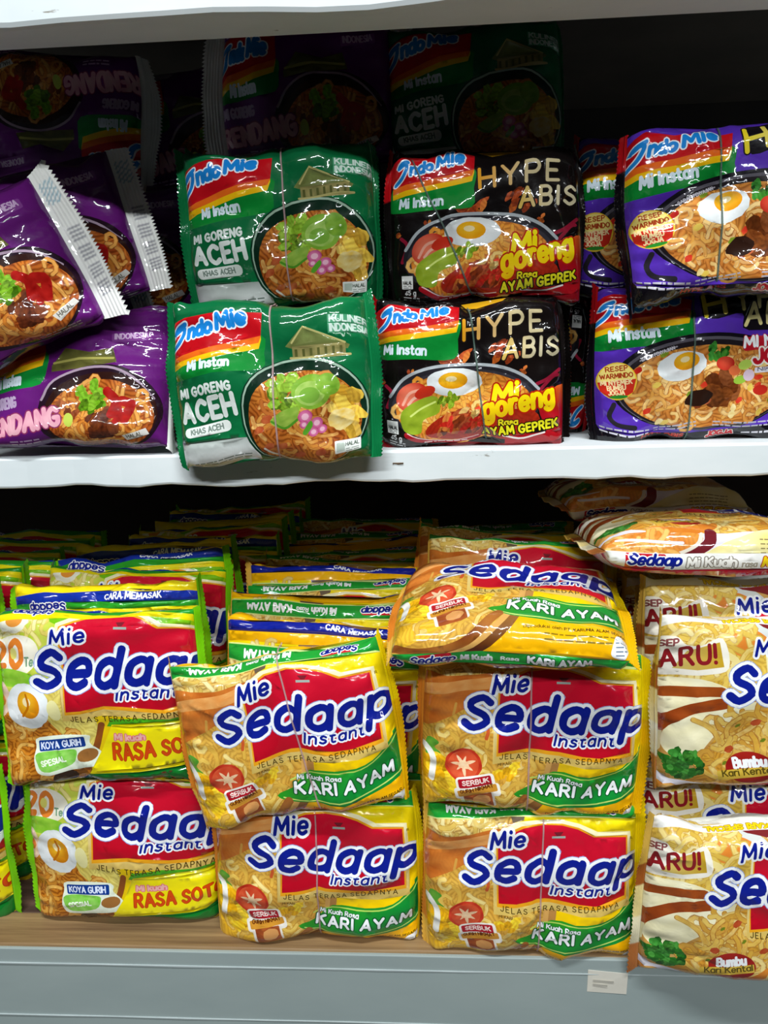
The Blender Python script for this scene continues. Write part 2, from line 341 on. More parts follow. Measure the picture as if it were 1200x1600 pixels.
def art_kari():
    A = Art(552, 399, .1343, 134, 100, 29, '#f7b508')
    # lemon yellow upper right, amber lower part and back
    A.poly([(20, -330), (1200, -330), (1200, 480), (1040, 600), (500, 700), (20, 700)], grad('#f4dc10', '#f6c808', (600, 0), (600, 600)))
    A.poly([(20, -1000), (1200, -1000), (1200, -60), (20, -60)], '#f3b30c')
    # bowl
    A.ell(190, 470, 476, 500, grad('#c08a48', '#5a250c', (560, 420), (380, 850)), -12, n=46)
    A.ell(180, 462, 455, 462, '#d8a458', -12, n=46)
    A.ell(176, 458, 436, 440, mot('#e0b450', '#cc9434', 40), -12, n=46, nood=.4)
    A.ell(110, 700, 200, 140, mot('#e8b020', '#f2c440', 40, 2), 10, nood=.3, jag=.05)
    ins = lambda x, y: ((x-176)/400)**2+((y-458)/400)**2 < 1 and x > 110
    A.noodles(110, 60, 560, 860, 90, 9, ['#efcc66', '#e4b84e', '#f4dc8c', '#d8a640'], '#b8842e', 5, ins)
    A.poly([(60, -40), (420, -40), (470, 60), (380, 130), (60, 200)], mot('#e8d088', '#cfa040', 30), .7)
    A.noodles(100, -20, 380, 100, 30, 9, ['#ecd486', '#e0bc5c', '#f4e4a4'], '#b88c3a', 8)
    A.spoly([(20, 365), (20, 120), (150, 118), (280, 108), (400, 92), (495, 110), (440, 178), (340, 225), (240, 270), (150, 325)], mot('#d98336', '#bd5e1e', 45), .06)
    A.curve([(60, 190), (200, 165), (330, 145), (430, 120)], 26, mot('#eaa860', '#dd8a40', 22))
    A.curve([(340, 330), (352, 365), (345, 400)], 8, '#cc5a2c'); A.curve([(200, 250), (190, 300)], 6, '#d8a048')
    A.poly([(430, -60), (560, -60), (520, 60), (470, 70)], '#6b5a48')
    # garnish
    A.spoly([(75, 430), (130, 440), (110, 475), (140, 500), (70, 520)], mot('#3f8f2c', '#74b43c', 20))
    leaf_pile(A, 135, 600, 95, 105, 16, ['#f0b414', '#e6a208', '#f7c83a', '#eab01c'], 3, .42)
    A.curve([(60, 470), (105, 530), (95, 640)], 15, '#f2efe6')
    leaf_pile(A, 440, 560, 70, 45, 9, ['#f0b820', '#e8a814', '#f4cc50'], 9, .4)
    tomato(A, 245, 535, 84, 78, 15)
    # sign of the sachet
    A.rrect(310, 655, 205, 60, 12, 14, '#f3ede2'); A.rrect(315, 700, 150, 90, 12, 8, '#efe6d8')
    A.rrect(318, 705, 126, 80, 12, 4, mot('#b8622c', '#8c3a1c', 20)); A.ell(330, 700, 40, 30, '#d89858', 20, jag=.1)
    A.rrect(300, 610, 175, 64, 12, 18, '#f3ede2'); A.rrect(298, 608, 150, 42, 12, 8, '#b01828')
    A.text('SERBUK', 245, 628, 118, 20, 2.6, '#f6dcd4', rot=12)
    A.rrect(310, 650, 180, 34, 16, 6, '#d09030'); A.text('GURIH NIKMAT', 236, 668, 150, 16, 2.2, '#6a3008', rot=16)
    A.text('MI KARI', 400, 530, 60, 12, 1.6, '#7a5a20')
    # bands at the lower right
    A.spoly([(560, 620), (640, 545), (800, 560), (930, 545), (1020, 480), (1200, 330), (1200, 640), (1040, 690), (900, 715), (700, 720), (560, 700), (470, 660)], grad('#2f9a1c', '#138a34', (600, 540), (700, 720)), 0, 3)
    A.curve([(545, 590), (640, 556), (800, 572), (930, 556), (1060, 470), (1200, 345)], 3, '#b8d860')
    A.curve([(500, 670), (600, 700), (700, 706), (900, 698), (1040, 668), (1200, 610)], 3, '#c8e070')
    A.text('Mi Kuah Rasa', 578, 588, 190, 22, 2.6, WHITE, [(2.5, '#0d6a2c')], rot=-5, gap=.25)
    A.text('KARI AYAM', 560, 668, 455, 52, 6.5, WHITE, [(5.5, '#0c5a26')], rot=1, slant=.1, wob=5, gap=.3, warp=lambda t: 14*(t-.5)**2*4)
    A.curve([(40, 850), (180, 870), (330, 850), (430, 790), (520, 690)], 20, mot('#b87434', '#7c3c14', 60), sub=4)
    # lower edge
    A.lines(700, 782, 1000, 2, 24, 7, '#8a7010', 4); A.text('Diproduksi oleh', 620, 762, 150, 14, 1.6, '#6a5608')
    A.text('PT. KARUNIA ALAM SEGAR', 780, 762, 260, 13, 1.7, '#4a3a08')
    A.rrect(1015, 820, 70, 110, -20, 20, WHITE); A.lines(990, 790, 1040, 5, 16, 5, '#6a7a90', 2)
    A.rect(0, 880, 1200, 960, '#22a03c'); A.rect(0, 960, 1200, 1400, '#f3b30c')
    A.text('Mi Kuah', 360, 940, 130, 36, 5, WHITE); A.text('Rasa', 530, 936, 70, 20, 3, WHITE); A.text('KARI AYAM', 640, 940, 250, 38, 5.5, WHITE, [(4, '#0c5a26')])
    A.rrect(240, 910, 160, 52, 3, 10, '#c8142c'); A.text('Sedaap', 140, 940, 190, 44, 5, NAVY, [(5, WHITE)], slant=.2)
    # logo panel
    sedaap_logo(A, (368, 188, 150, 76), (236, 352, 800, 142), (640, 418, 265, 46), (408, 500, 545, 24), (400, 86, 988, 462))
    A.text('R', 1010, 150, 10, 12, 1.5, '#7a6410')
    # top fold: upside down strip, amber, blue instruction strip
    A.rect(0, -40, 1200, 40, '#1f9a34'); A.rect(0, -46, 1200, -40, '#d8e890'); A.rect(0, 40, 1200, 45, '#d8e890')
    A.text('KARI AYAM', 150, -18, 240, 36, 5, WHITE, flip=True); A.text('Rasa', 420, -14, 60, 22, 2.8, WHITE, flip=True); A.text('Mi Kuah', 500, -18, 130, 34, 4.6, WHITE, flip=True)
    A.rrect(850, 0, 170, 50, 0, 12, '#c8142c'); A.text('Sedaap', 770, -20, 180, 40, 5, NAVY, [(5, WHITE)], flip=True, slant=.2)
    A.rect(0, -168, 1200, -118, NAVY); A.text('CARA MEMASAK', 560, -132, 280, 26, 3.2, WHITE)
    A.seal = dict(l=lambda s: ['#e2b54c', '#d8862c', '#e6c050'][0 if abs(s) > 30 else 1], r=lambda s: '#e8b80c' if s < 10 else '#eed20c')
    return A.build()

def art_soto():
    A = Art(612, 470, .140, 132, 110, 29, '#e6c20c', my=.139)
    A.rect(0, -800, 1300, 60, '#e8d020')
    A.spoly([(60, -60), (500, -60), (620, 40), (520, 200), (480, 560), (300, 620), (60, 620)], mot('#d8dc60', '#b8cc30', 60), .0)
    A.spoly([(330, -70), (1300, -70), (1300, 180), (1000, 120), (520, 120), (400, 60)], mot('#86c81c', '#6cb80c', 60))
    A.spoly([(1080, 60), (1300, 40), (1300, 900), (1110, 880), (1090, 500)], '#a8d010')
    A.spoly([(60, 520), (300, 500), (470, 580), (560, 640), (560, 860), (300, 940), (60, 940)], mot('#cf8a2c', '#a85c14', 50), .8)
    A.spoly([(380, 420), (500, 400), (620, 560), (600, 680), (480, 640), (400, 560)], mot('#e6d878', '#cdb850', 30), .3)
    A.noodles(110, 560, 520, 860, 46, 8, ['#dca044', '#c8842c', '#e8b860'], '#8a4a10', 4)
    A.noodles(140, 0, 430, 150, 26, 9, ['#f0e490', '#e8d468', '#f6f0b4'], '#b8a038', 7)
    A.curve([(640, 580), (610, 690), (560, 780)], 15, '#8a4a1c'); A.curve([(540, 800), (400, 850), (300, 860), (160, 880)], 14, '#7c4a1a')
    A.ell(450, 830, 60, 45, '#3a2414', 20)
    # "20 ..." flash
    A.ell(220, 250, 160, 95, mot('#f6f2e2', '#f0e6c4', 30), 10)
    A.text('20', 120, 290, 165, 110, 15, '#e88430', [(8, '#f8f4e8')], gap=.3); A.ell(235, 235, 22, 26, '#e8e070')
    A.text('Te', 305, 285, 40, 34, 4, '#7aa080')
    A.spoly([(110, 320), (200, 300), (340, 320), (300, 380), (180, 390), (110, 360)], mot('#7cc028', '#a8d848', 20))
    A.ell(150, 460, 60, 90, mot('#f2d8c4', '#e8bca0', 20)); A.curve([(135, 440), (170, 470), (140, 500)], 13, '#e07838')
    egg(A, 300, 480, 108, 118, 20, '#dd8a10', 8, -8); A.curve([(300, 420), (310, 480), (280, 530)], 6, '#c87408')
    A.ell(250, 80, 75, 60, '#f4f0da', 10, jag=.08); A.ell(255, 80, 40, 32, '#e8963c')
    A.ell(430, 500, 30, 55, '#e8e0a0', 10)
    # sachet sign
    A.spoly([(320, 690), (340, 640), (570, 620), (585, 660), (635, 710), (620, 760), (480, 790), (340, 810), (310, 760)], '#e8f0dc')
    A.spoly([(330, 710), (480, 690), (520, 700), (490, 760), (360, 795), (325, 760)], mot('#6cc034', '#9cd868', 16)); A.ell(570, 715, 50, 30, '#a06a34', 15)
    A.rrect(450, 665, 230, 48, 7, 8, '#123a8c'); A.text('KOYA GURIH', 350, 692, 195, 28, 3.2, '#dfe8ff', rot=7)
    A.text('SPESIAL', 350, 770, 120, 24, 3, '#f4fae8', rot=14)
    # yellow flavour block
    A.poly([(665, 590), (690, 548), (1300, 540), (1300, 590)], '#4aa81c')
    A.poly([(690, 580), (1300, 572), (1300, 812), (560, 822), (640, 690)], mot('#f6e810', '#f2dc08', 90))
    A.stroke([(600, 800), (1300, 790)], 3, '#c8b408'); A.stroke([(690, 590), (1300, 584)], 3, '#d0b808')
    A.poly([(560, 820), (800, 800), (1300, 800), (1300, 890), (500, 900)], mot('#15802c', '#0f6a24', 60))
    A.rect(0, 900, 1300, 1250, '#e6c20c'); A.rect(0, 960, 1300, 1040, '#178a2c')
    A.text('Mi kuah', 700, 655, 140, 26, 4, '#f4b8b0', [(4, '#e8707c')])
    A.text('RASA SOTO', 690, 745, 420, 68, 6.2, '#d8480c', [(2.5, '#b83408')], wob=5, rot=2, gap=.28)
    sedaap_logo(A, (440, 205, 155, 64), (352, 382, 800, 150), (735, 448, 270, 48), (505, 556, 560, 28), (488, 70, 1092, 498))
    # top fold
    A.rect(0, 40, 1300, 78, grad('#efe418', '#f2d808', (0, 40), (0, 78))); A.rect(0, 5, 1300, 42, '#2a9a28'); A.rect(0, -45, 1300, 5, '#15309c'); A.rect(0, -160, 1300, -45, '#eed414')
    A.text('CARA MEMASAK', 640, -6, 280, 30, 3.4, WHITE); A.rrect(330, 24, 200, 40, 0, 12, '#c8142c'); A.text('Sedaap', 240, 10, 190, 38, 5, NAVY, [(5, WHITE)], flip=True)
    A.seal = dict(l=lambda s: '#7cc414', r=lambda s: '#76c010')
    return A.build()

def art_special():
    A = Art(990, 915, .0907, 132, 100, 29, '#e9e3c4')
    A.rect(0, 0, 2000, 1700, mot('#d9b468', '#b9813a', 90), .15)
    A.poly([(0, -800), (2000, -800), (2000, 330), (0, 330)], '#f0eee4')
    A.spoly([(120, 300), (900, 300), (900, 700), (640, 760), (160, 700)], mot('#e4c65c', '#cfa438', 60), .35)
    A.spoly([(560, 330), (760, 320), (900, 400), (960, 520), (820, 500), (720, 560), (600, 480)], mot('#e8923a', '#d8782a', 60))
    A.curve([(730, 330), (880, 380), (980, 470), (1040, 600)], 34, '#d4d8d4'); A.curve([(900, 330), (1060, 390), (1180, 480)], 46, '#7c2428')
    A.noodles(190, 330, 800, 760, 75, 15, ['#e8c860', '#f0d888', '#dab44a', '#f2e0a0'], '#b8883a', 6)
    A.curve([(640, 560), (700, 600), (660, 680), (720, 760)], 22, '#f0dc90')
    # slices
    def sl_(P, edge): A.spoly(P, mot('#efe6b4', '#e4d698', 80)); A.curve(edge, 17, mot('#a8501c', '#8c3a14', 40))
    A.spoly([(170, 780), (260, 730), (500, 720), (660, 780), (620, 860), (400, 900), (200, 960)], mot('#f4eecd', '#eadfb0', 60)); A.curve([(190, 850), (330, 812), (480, 800), (610, 795)], 34, mot('#a8501c', '#8a3c14', 40))
    A.spoly([(180, 1000), (260, 900), (440, 840), (640, 830), (640, 900), (480, 950), (300, 1030)], mot('#f4eecd', '#eadfb0', 60))
    A.spoly([(170, 1340), (200, 1080), (270, 1060), (260, 1300)], mot('#e8e2bc', '#d8cc98', 60))
    A.spoly([(270, 1180), (300, 1060), (420, 960), (600, 890), (790, 860), (870, 870), (760, 950), (640, 1040), (540, 1160), (470, 1250), (360, 1260), (290, 1240)], mot('#f6f0d0', '#eae0b0', 90))
    A.curve([(230, 1110), (300, 1010), (420, 930), (560, 885), (720, 850)], 38, mot('#a44c1a', '#8a3812', 40))
    # noodles in the middle and bowl
    A.spoly([(640, 1060), (780, 940), (1000, 900), (1300, 1000), (1300, 1500), (500, 1500), (480, 1300)], mot('#d8a83c', '#c07c28', 60), .45)
    A.noodles(560, 940, 1250, 1440, 110, 15, ['#e4c060', '#d8a840', '#ecd488', '#cf9a3c'], '#a0642a', 9)
    for x, y in ((690, 1180), (830, 1000), (1010, 1170), (760, 1290)): A.ell(x, y, 32, 22, mot('#c0562c', '#a83c1c', 20), 20, jag=.15)
    for x, y in ((730, 1020), (660, 1270), (880, 1110)): A.ell(x, y, 18, 10, '#6c7a1c', 40, jag=.2)
    A.spoly([(600, 1420), (800, 1440), (960, 1360), (1050, 1300), (1000, 1440), (800, 1500), (600, 1480)], mot('#dc8a30', '#c86c20', 40))
    leaf_pile(A, 400, 1310, 165, 130, 54, ['#2c7a24', '#1c5c1c', '#4c9a38', '#256a20'], 12, .2)
    A.curve([(150, 960), (225, 1100), (235, 1300), (190, 1380)], 24, '#eae6da'); A.curve([(120, 1000), (180, 1120), (180, 1280)], 20, '#c4561c')
    A.spoly([(150, 1460), (400, 1430), (700, 1490), (1300, 1480), (1300, 1620), (150, 1620)], mot('#c9c4dc', '#f0ecf0', 60))
    # flash
    A.spoly([(215, 450), (330, 440), (390, 500), (480, 510), (610, 460), (650, 640), (520, 690), (380, 700), (240, 690)], '#f5efe0')
    A.poly([(400, 545), (590, 485), (620, 635), (470, 665), (330, 660)], grad('#d8c070', '#c8a028', (300, 600), (600, 560)))
    A.poly([(225, 465), (330, 458), (380, 540), (300, 670), (235, 660)], '#f5efe0')
    A.text('RESEP', 185, 500, 160, 42, 5.5, '#8a4a4c', rot=0); A.text('BARU!', 175, 660, 400, 110, 12, '#8c1c24', rot=7, gap=.3)
    # badge
    A.ell(815, 1300, 150, 112, mot('#a8241c', '#8c1414', 60), 0); A.poly([(610, 1330), (950, 1270), (960, 1330), (620, 1400)], mot('#d8b848', '#c8a030', 30))
    A.text('Bumbu', 722, 1300, 180, 62, 8.5, WHITE, rot=9); A.text('Kari Kental', 650, 1368, 300, 44, 4.6, '#5a4a14', rot=10)
    sedaap_logo(A, (830, 556, 215, 96), (650, 850, 1010, 215), (1190, 960, 330, 62), (920, 1080, 700, 36), (920, 480, 1620, 1020))
    # lower edge and foot strip
    A.spoly([(1200, 1490), (1400, 1440), (1800, 1450), (1800, 1720), (900, 1720), (1000, 1580)], mot('#efe8b8', '#e6d478', 90))
    A.spoly([(200, 1500), (700, 1475), (900, 1500), (840, 1600), (640, 1690), (350, 1720), (200, 1720)], mot('#e09a3c', '#d0782c', 60), .2)
    A.curve([(960, 1480), (930, 1570), (800, 1650), (640, 1710)], 38, '#6e1c24'); A.curve([(900, 1490), (860, 1570), (740, 1640), (560, 1690)], 13, '#e0d6c4')
    A.noodles(280, 1520, 720, 1660, 16, 15, ['#eaa850', '#f0bc68'], '#c07430', 3); A.rrect(560, 1545, 440, 24, -3, 10, '#dcd8e4')
    A.lines(1250, 1530, 1560, 4, 34, 9, '#8a7c50', 3)
    A.rect(0, 1640, 2000, 1775, '#f2f0ea'); A.rect(0, 1768, 1450, 1860, '#bf1830'); A.rect(1400, 1768, 2000, 1860, '#f0d414')
    A.rrect(530, 1705, 260, 120, 0, 12, '#c8142c'); A.text('Sedaap', 420, 1730, 330, 78, 10, NAVY, [(9, WHITE)], slant=.2)
    A.text('Mi Kuah', 800, 1742, 300, 66, 8, '#f4f0e8', [(7, '#8c8478')]); A.text('rasa', 1140, 1742, 90, 42, 5, '#a8a090'); A.text('KARI SPECIAL', 1270, 1742, 480, 70, 10, '#f2d018', [(6, '#b83018')], slant=.15)
    # top fold
    A.rect(0, 270, 2000, 352, '#eeece6'); A.text('KARI SPECIAL', 620, 290, 420, 46, 7, '#f0d018', [(4, '#a87c10')], flip=True)
    A.text('Mi Kuah', 1120, 290, 250, 44, 6, '#8c8478', flip=True); A.rect(0, 60, 2000, 140, NAVY); A.text('CARA MEMASAK', 800, 118, 400, 44, 5, WHITE); A.rect(0, -200, 2000, 60, '#e8d070')
    A.seal = dict(l=lambda s: '#d4ae4c' if s > 22 else '#a05a24' if s > 8 else '#dccb90' if s > -14 else '#ded6b8' if s > -34 else '#c07a40', r=lambda s: '#efe9d0')
    return A.build()

def indo_head(A, red, green, mi, logo, base_end):
    """red panel with orange and yellow stripe, green name panel; red = polygon top-left, top-right, bottom-right, bottom-left"""
    (ax, ay), (bx, by), (cx, cy), (dx, dy) = red
    mid = lambda t, k: (dx+(cx-dx)*t, dy+(cy-dy)*t+k)
    ge = green
    A.spoly([(dx, dy), mid(.5, 10), (cx, cy), (ge[0]+6, (cy+ge[1])/2), (ge[0]-14, ge[1]), (dx+.5*(ge[0]-dx), ge[1]-(ge[1]-ge[2])*.5+6), (dx, ge[2])], mot('#0f8a34', '#0a7a2c', 60), 0, 3)
    def band(k0, k1, c): A.poly([mid(t, k0+8*math.sin(t*3.1)) for t in np.linspace(0, 1, 7)]+[(cx, cy+k0-30)]*1+[(cx, cy+k1*.5-10)]+[mid(t, k1+8*math.sin(t*3.1)) for t in np.linspace(.97, 0, 7)], c)
    band(-5, 62, '#efb90f'); band(-5, 34, '#e8681a')
    A.poly([(ax, ay), (bx, by)]+[mid(t, 4+8*math.sin(t*3.1)) for t in np.linspace(1, 0, 7)], mot('#c8141c', '#b80c18', 60))
    x, y, w, h, ro = logo
    c, q = math.cos(math.radians(ro)), math.sin(math.radians(ro))
    BL, OL = '#1d86d8', '#eef4fa'
    tr = lambda P: [(x+a*c-b*q, y-a*q-b*c) for a, b in P]
    sw = [(.17*w, .98*h), (.06*w, .92*h), (.03*w, .72*h), (.11*w, .86*h), (.15*w, .7*h), (.12*w, .3*h), (.06*w, -.1*h), (-.03*w, -.38*h)]
    for rr, cc in ((.15*h+h*.09, OL), (.15*h, BL)): A.curve(tr(sw), rr, cc)
    A.text('ndo', x+.2*w*c, y-.2*w*q, .32*w, .8*h, .14*h, BL, [(.09*h, OL)], slant=.15, rot=ro, gap=.2)
    A.text('Mie', x+.6*w*c, y-.6*w*q-.1*h, .38*w, .86*h, .14*h, BL, [(.09*h, OL)], slant=.15, rot=ro+3, gap=.24)
    x, y, w, h, ro = mi
    A.text('Mi Instan', x, y, w, h*1.08, h*.135, '#dcebf4', rot=ro, gap=.26)

def art_aceh():
    A = Art(575, 378, .1247, 114, 90, 27, '#0d6b3c', my=.1165)
    A.rect(0, -900, 1300, 1700, mot('#0f7440', '#0a5c34', 160))
    indo_head(A, [(60, 40), (565, 50), (552, 150), (100, 230)], (556, 320, 345), (205, 312, 195, 40, 2), (128, 150, 365, 74, 6), 0)
    A.text('MI GORENG', 150, 434, 255, 38, 5.2, '#e4ece6', rot=3, gap=.32); A.text('ACEH', 152, 550, 262, 86, 11, '#e8efe9', rot=5, gap=.3, wob=2)
    A.rrect(270, 592, 232, 54, 8, 24, '#e6ebe4'); A.text('KHAS ACEH', 190, 614, 160, 26, 3, '#7a8a80', rot=8)
    A.poly([(60, 668), (505, 638), (520, 770), (60, 900)], grad('#9aa39c', '#e9ecea', (200, 650), (210, 760))); A.lines(190, 760, 480, 2, 18, 6, '#6c7a70', 3, rot=6)
    # bowl
    A.ell(735, 540, 300, 285, mot('#0c3c26', '#08281a', 60), n=40); A.ell(735, 536, 291, 277, '#9fb8a4', n=40); A.ell(735, 540, 284, 270, '#0e2a1c', n=40)
    A.ell(735, 565, 262, 245, mot('#c47a30', '#9a4a1a', 50), n=40, nood=.75)
    ins = lambda x, y: ((x-735)/255)**2+((y-565)/238)**2 < 1
    A.noodles(470, 310, 1000, 810, 130, 7.5, ['#dba04a', '#c88034', '#e8b868', '#b8682c'], '#8c4420', 3, ins)
    for x, y in ((520, 610), (560, 560), (620, 690), (700, 740), (560, 690), (800, 720)): A.ell(x, y, 26, 18, mot('#a03c1c', '#c46a3c', 14), 30, jag=.15)
    # crackers, lettuce, lime, shallots
    leaf_pile(A, 925, 540, 85, 150, 20, ['#e2b23c', '#d8a02c', '#eecb6c', '#d49a34'], 4, .36)
    A.ell(905, 575, 60, 48, mot('#efe0a4', '#e0b850', 16), 10, jag=.1)
    leaf_pile(A, 660, 430, 120, 115, 30, ['#7ea62a', '#5f8c18', '#9dbc48', '#6b9820'], 6, .24)
    A.ell(775, 430, 92, 88, mot('#8fb83c', '#6a9a2c', 30)); A.ell(770, 440, 70, 62, mot('#aecb6c', '#86ae44', 20)); A.ell(768, 450, 48, 40, '#78a83c'); A.ell(850, 400, 50, 60, mot('#8ab43c', '#5f9024', 20), 30)
    A.spoly([(575, 565), (640, 520), (712, 505), (700, 560), (650, 600), (600, 595)], mot('#9cb84c', '#6c982c', 20)); A.curve([(580, 570), (640, 600), (705, 560)], 5, '#4c8c24')
    for x, y, r in ((740, 550, 36), (790, 580, 30), (770, 620, 26), (812, 610, 24), (730, 585, 22)): A.ell(x, y, r, r*.8, rad('#e88cb4', '#b83878', x, y, r), 30); A.ell(x, y, r*.5, r*.4, '#f0b8cc', 30)
    A.spoly([(720, 620), (760, 570), (770, 590), (735, 632)], '#58a02c')
    A.rrect(925, 708, 120, 62, 0, 5, '#e9ece6'); A.rrect(892, 708, 38, 44, 0, 3, '#b8c4b8'); A.text('HALAL', 915, 708, 60, 17, 2, '#5c685c'); A.lines(915, 720, 975, 2, 10, 4, '#8a948a', 1)
    A.curve([(540, 700), (620, 770), (760, 800), (900, 790)], 5, '#d8d2c4'); A.lines(600, 790, 930, 2, 14, 4, '#c8b8a0', 5)
    # house and words
    A.poly([(660, 205), (745, 118), (950, 215), (940, 232), (690, 215)], mot('#7c8a4c', '#5c5c30', 30)); A.rect(690, 205, 930, 252, mot('#a89a60', '#6c6a3c', 20))
    for k in range(7): A.rect(700+34*k, 218, 712+34*k, 256, '#56582c')
    A.stroke([(680, 258), (950, 258)], 5, '#b0a468'); A.stroke([(690, 190), (745, 122), (930, 205)], 4, '#b8b070')
    for yy, t in ((115, 'KULINER'), (158, 'INDONESIA')): A.rect(858, yy-38, 1050, yy+3, mot('#3f8f66', '#5aa07a', 30)); A.text(t, 868, yy-4, 170, 30, 3.6, '#cfe2d6')
    A.seal = dict(l=lambda s: '#0f7440', r=lambda s: '#0f7a44')
    return A.build()

def flames(A, x, y, rx, ry, n, seed):
    leaf_pile(A, x, y, rx, ry, n, ['#a8441c', '#c86424', '#7c2c14', '#d88838', '#5a2012'], seed, .36)

def art_geprek():
    A = Art(515, 452, .1122, 114, 86, 27, '#120d0d')
    A.rect(-100, -900, 1200, 1700, mot('#17110f', '#0e0a0b', 120))
    flames(A, 440, 372, 120, 50, 12, 4); flames(A, 700, 340, 100, 60, 9, 6); flames(A, 195, 425, 34, 26, 4, 7); flames(A, 800, 440, 40, 24, 4, 8); flames(A, 60, 470, 30, 30, 3, 9)
    for P in ([(870, 515), (930, 490), (1000, 440)], [(60, 500), (90, 540), (60, 620)], [(890, 545), (960, 480), (990, 470)]): A.curve(P, 9, '#8c1830')
    indo_head(A, [(-20, 70), (468, 78), (462, 165), (20, 205)], (450, 366, 345), (58, 325, 228, 42, -4), (46, 168, 370, 66, 4), 0)
    hy = grad('#e09a18', '#cdbd92', (480, 0), (760, 0))
    A.text('HYPE', 488, 270, 420, 100, 9, hy, [(7, '#1a1412')], slant=.1, rot=5, gap=.35)
    A.text('ABIS', 692, 378, 300, 94, 9, grad('#d8b458', '#d4c8a4', (700, 0), (860, 0)), [(7, '#1a1412')], slant=.16, rot=4, gap=.36)
    # plate
    A.ell(478, 610, 412, 212, '#26242a', n=44); A.curve([(80, 560), (160, 465), (300, 410), (480, 398), (660, 415), (800, 470), (880, 540)], 8, '#aab0b4', sub=5); A.ell(480, 618, 392, 198, '#36333a', n=44)
    A.ell(480, 628, 372, 195, mot('#e09a3c', '#cc6c22', 50), n=44, nood=.6)
    ins = lambda x, y: ((x-480)/372)**2+((y-628)/190)**2 < 1
    A.noodles(110, 430, 850, 815, 150, 9, ['#f0b850', '#e8a03c', '#f4cc78', '#e08c30'], '#a04818', 8, ins)
    A.spoly([(280, 720), (420, 640), (560, 660), (700, 640), (860, 660), (880, 740), (760, 800), (500, 800), (300, 780)], mot('#b83018', '#8c1c10', 40), .25)
    flames(A, 470, 700, 170, 70, 16, 14); leaf_pile(A, 520, 690, 230, 80, 14, ['#c8281c', '#a81c14', '#e05030', '#b83820'], 15, .16)
    leaf_pile(A, 530, 640, 70, 30, 5, ['#d8b068', '#e4c890', '#c89848'], 18, .4)
    egg(A, 435, 486, 150, 72, 0, '#eca010', -8, -8)
    A.ell(205, 560, 95, 72, rad('#e87a5c', '#c02c1c', 190, 560, 95), 25); A.curve([(150, 600), (190, 540), (260, 520)], 7, '#f0a890'); A.curve([(180, 600), (215, 565), (270, 550)], 7, '#f0b49c'); A.ell(275, 535, 60, 30, '#c8301c', 20)
    A.spoly([(140, 640), (250, 570), (340, 560), (350, 640), (260, 680), (240, 750), (150, 740)], mot('#a2b832', '#7f981c', 30))
    leaf_pile(A, 395, 575, 85, 50, 16, ['#8cac24', '#6f9416', '#aac044', '#7c9c1c'], 21, .26)
    A.curve([(190, 660), (250, 620), (330, 585)], 5, '#d4e478')
    # lower right corner
    A.poly([(860, 560), (1100, 500), (1100, 900), (930, 780), (890, 680)], grad('#d85a1c', '#a8101c', (950, 520), (950, 660)))
    A.poly([(700, 790), (940, 770), (1100, 790), (1100, 900), (700, 860)], '#a8121c')
    A.curve([(160, 760), (280, 805), (420, 815), (560, 800)], 13, '#a01420'); A.curve([(165, 752), (285, 795), (420, 803), (560, 790)], 2.5, '#e8c8c0'); A.lines(260, 808, 500, 1, 10, 6, '#f0dcd8', 2); A.curve([(690, 785), (800, 800), (915, 775)], 5, '#e8dcd8')
    for a in ((-4, '#d8481c', 13), (0, '#c01c10', 9), (0, '#f7d60c', 0)):
        pass
    yl = grad('#fbe80c', '#f4c010', (700, 520), (700, 720))
    A.text('Mi', 640, 606, 120, 84, 13, yl, [(8, '#b8200c')], slant=.22, rot=8); A.ell(600, 606, 14, 14, yl)
    A.text('goreng', 592, 690, 375, 98, 13, yl, [(8, '#b8200c')], slant=.12, rot=11, gap=.28)
    A.text('Rasa', 668, 728, 98, 28, 4, '#f2e020', [(4, '#1a1208')], rot=2); A.text('AYAM GEPREK', 588, 790, 400, 42, 5.5, '#e8e024', [(6, '#1c1606')], rot=6, wob=4, gap=.3)
    A.rrect(85, 725, 62, 70, 0, 3, '#e8e8e4'); A.text('HALAL', 62, 735, 48, 18, 2, '#303030'); A.lines(62, 742, 108, 2, 9, 4, '#707070', 1); A.text('85 g', 70, 790, 60, 22, 2.4, '#d8d8d8'); A.lines(60, 800, 150, 2, 13, 5, '#b8b8b8', 2)
    A.rect(-100, 832, 1200, 900, '#8c101a'); A.rect(-100, -10, 1200, 40, '#0f0b0b'); A.poly([(480, 30), (560, 60), (700, 70), (720, 40)], '#d8a018')
    A.seal = dict(l=lambda s: '#c0141c' if s > 20 else '#14100f', r=lambda s: '#15100f')
    return A.build()

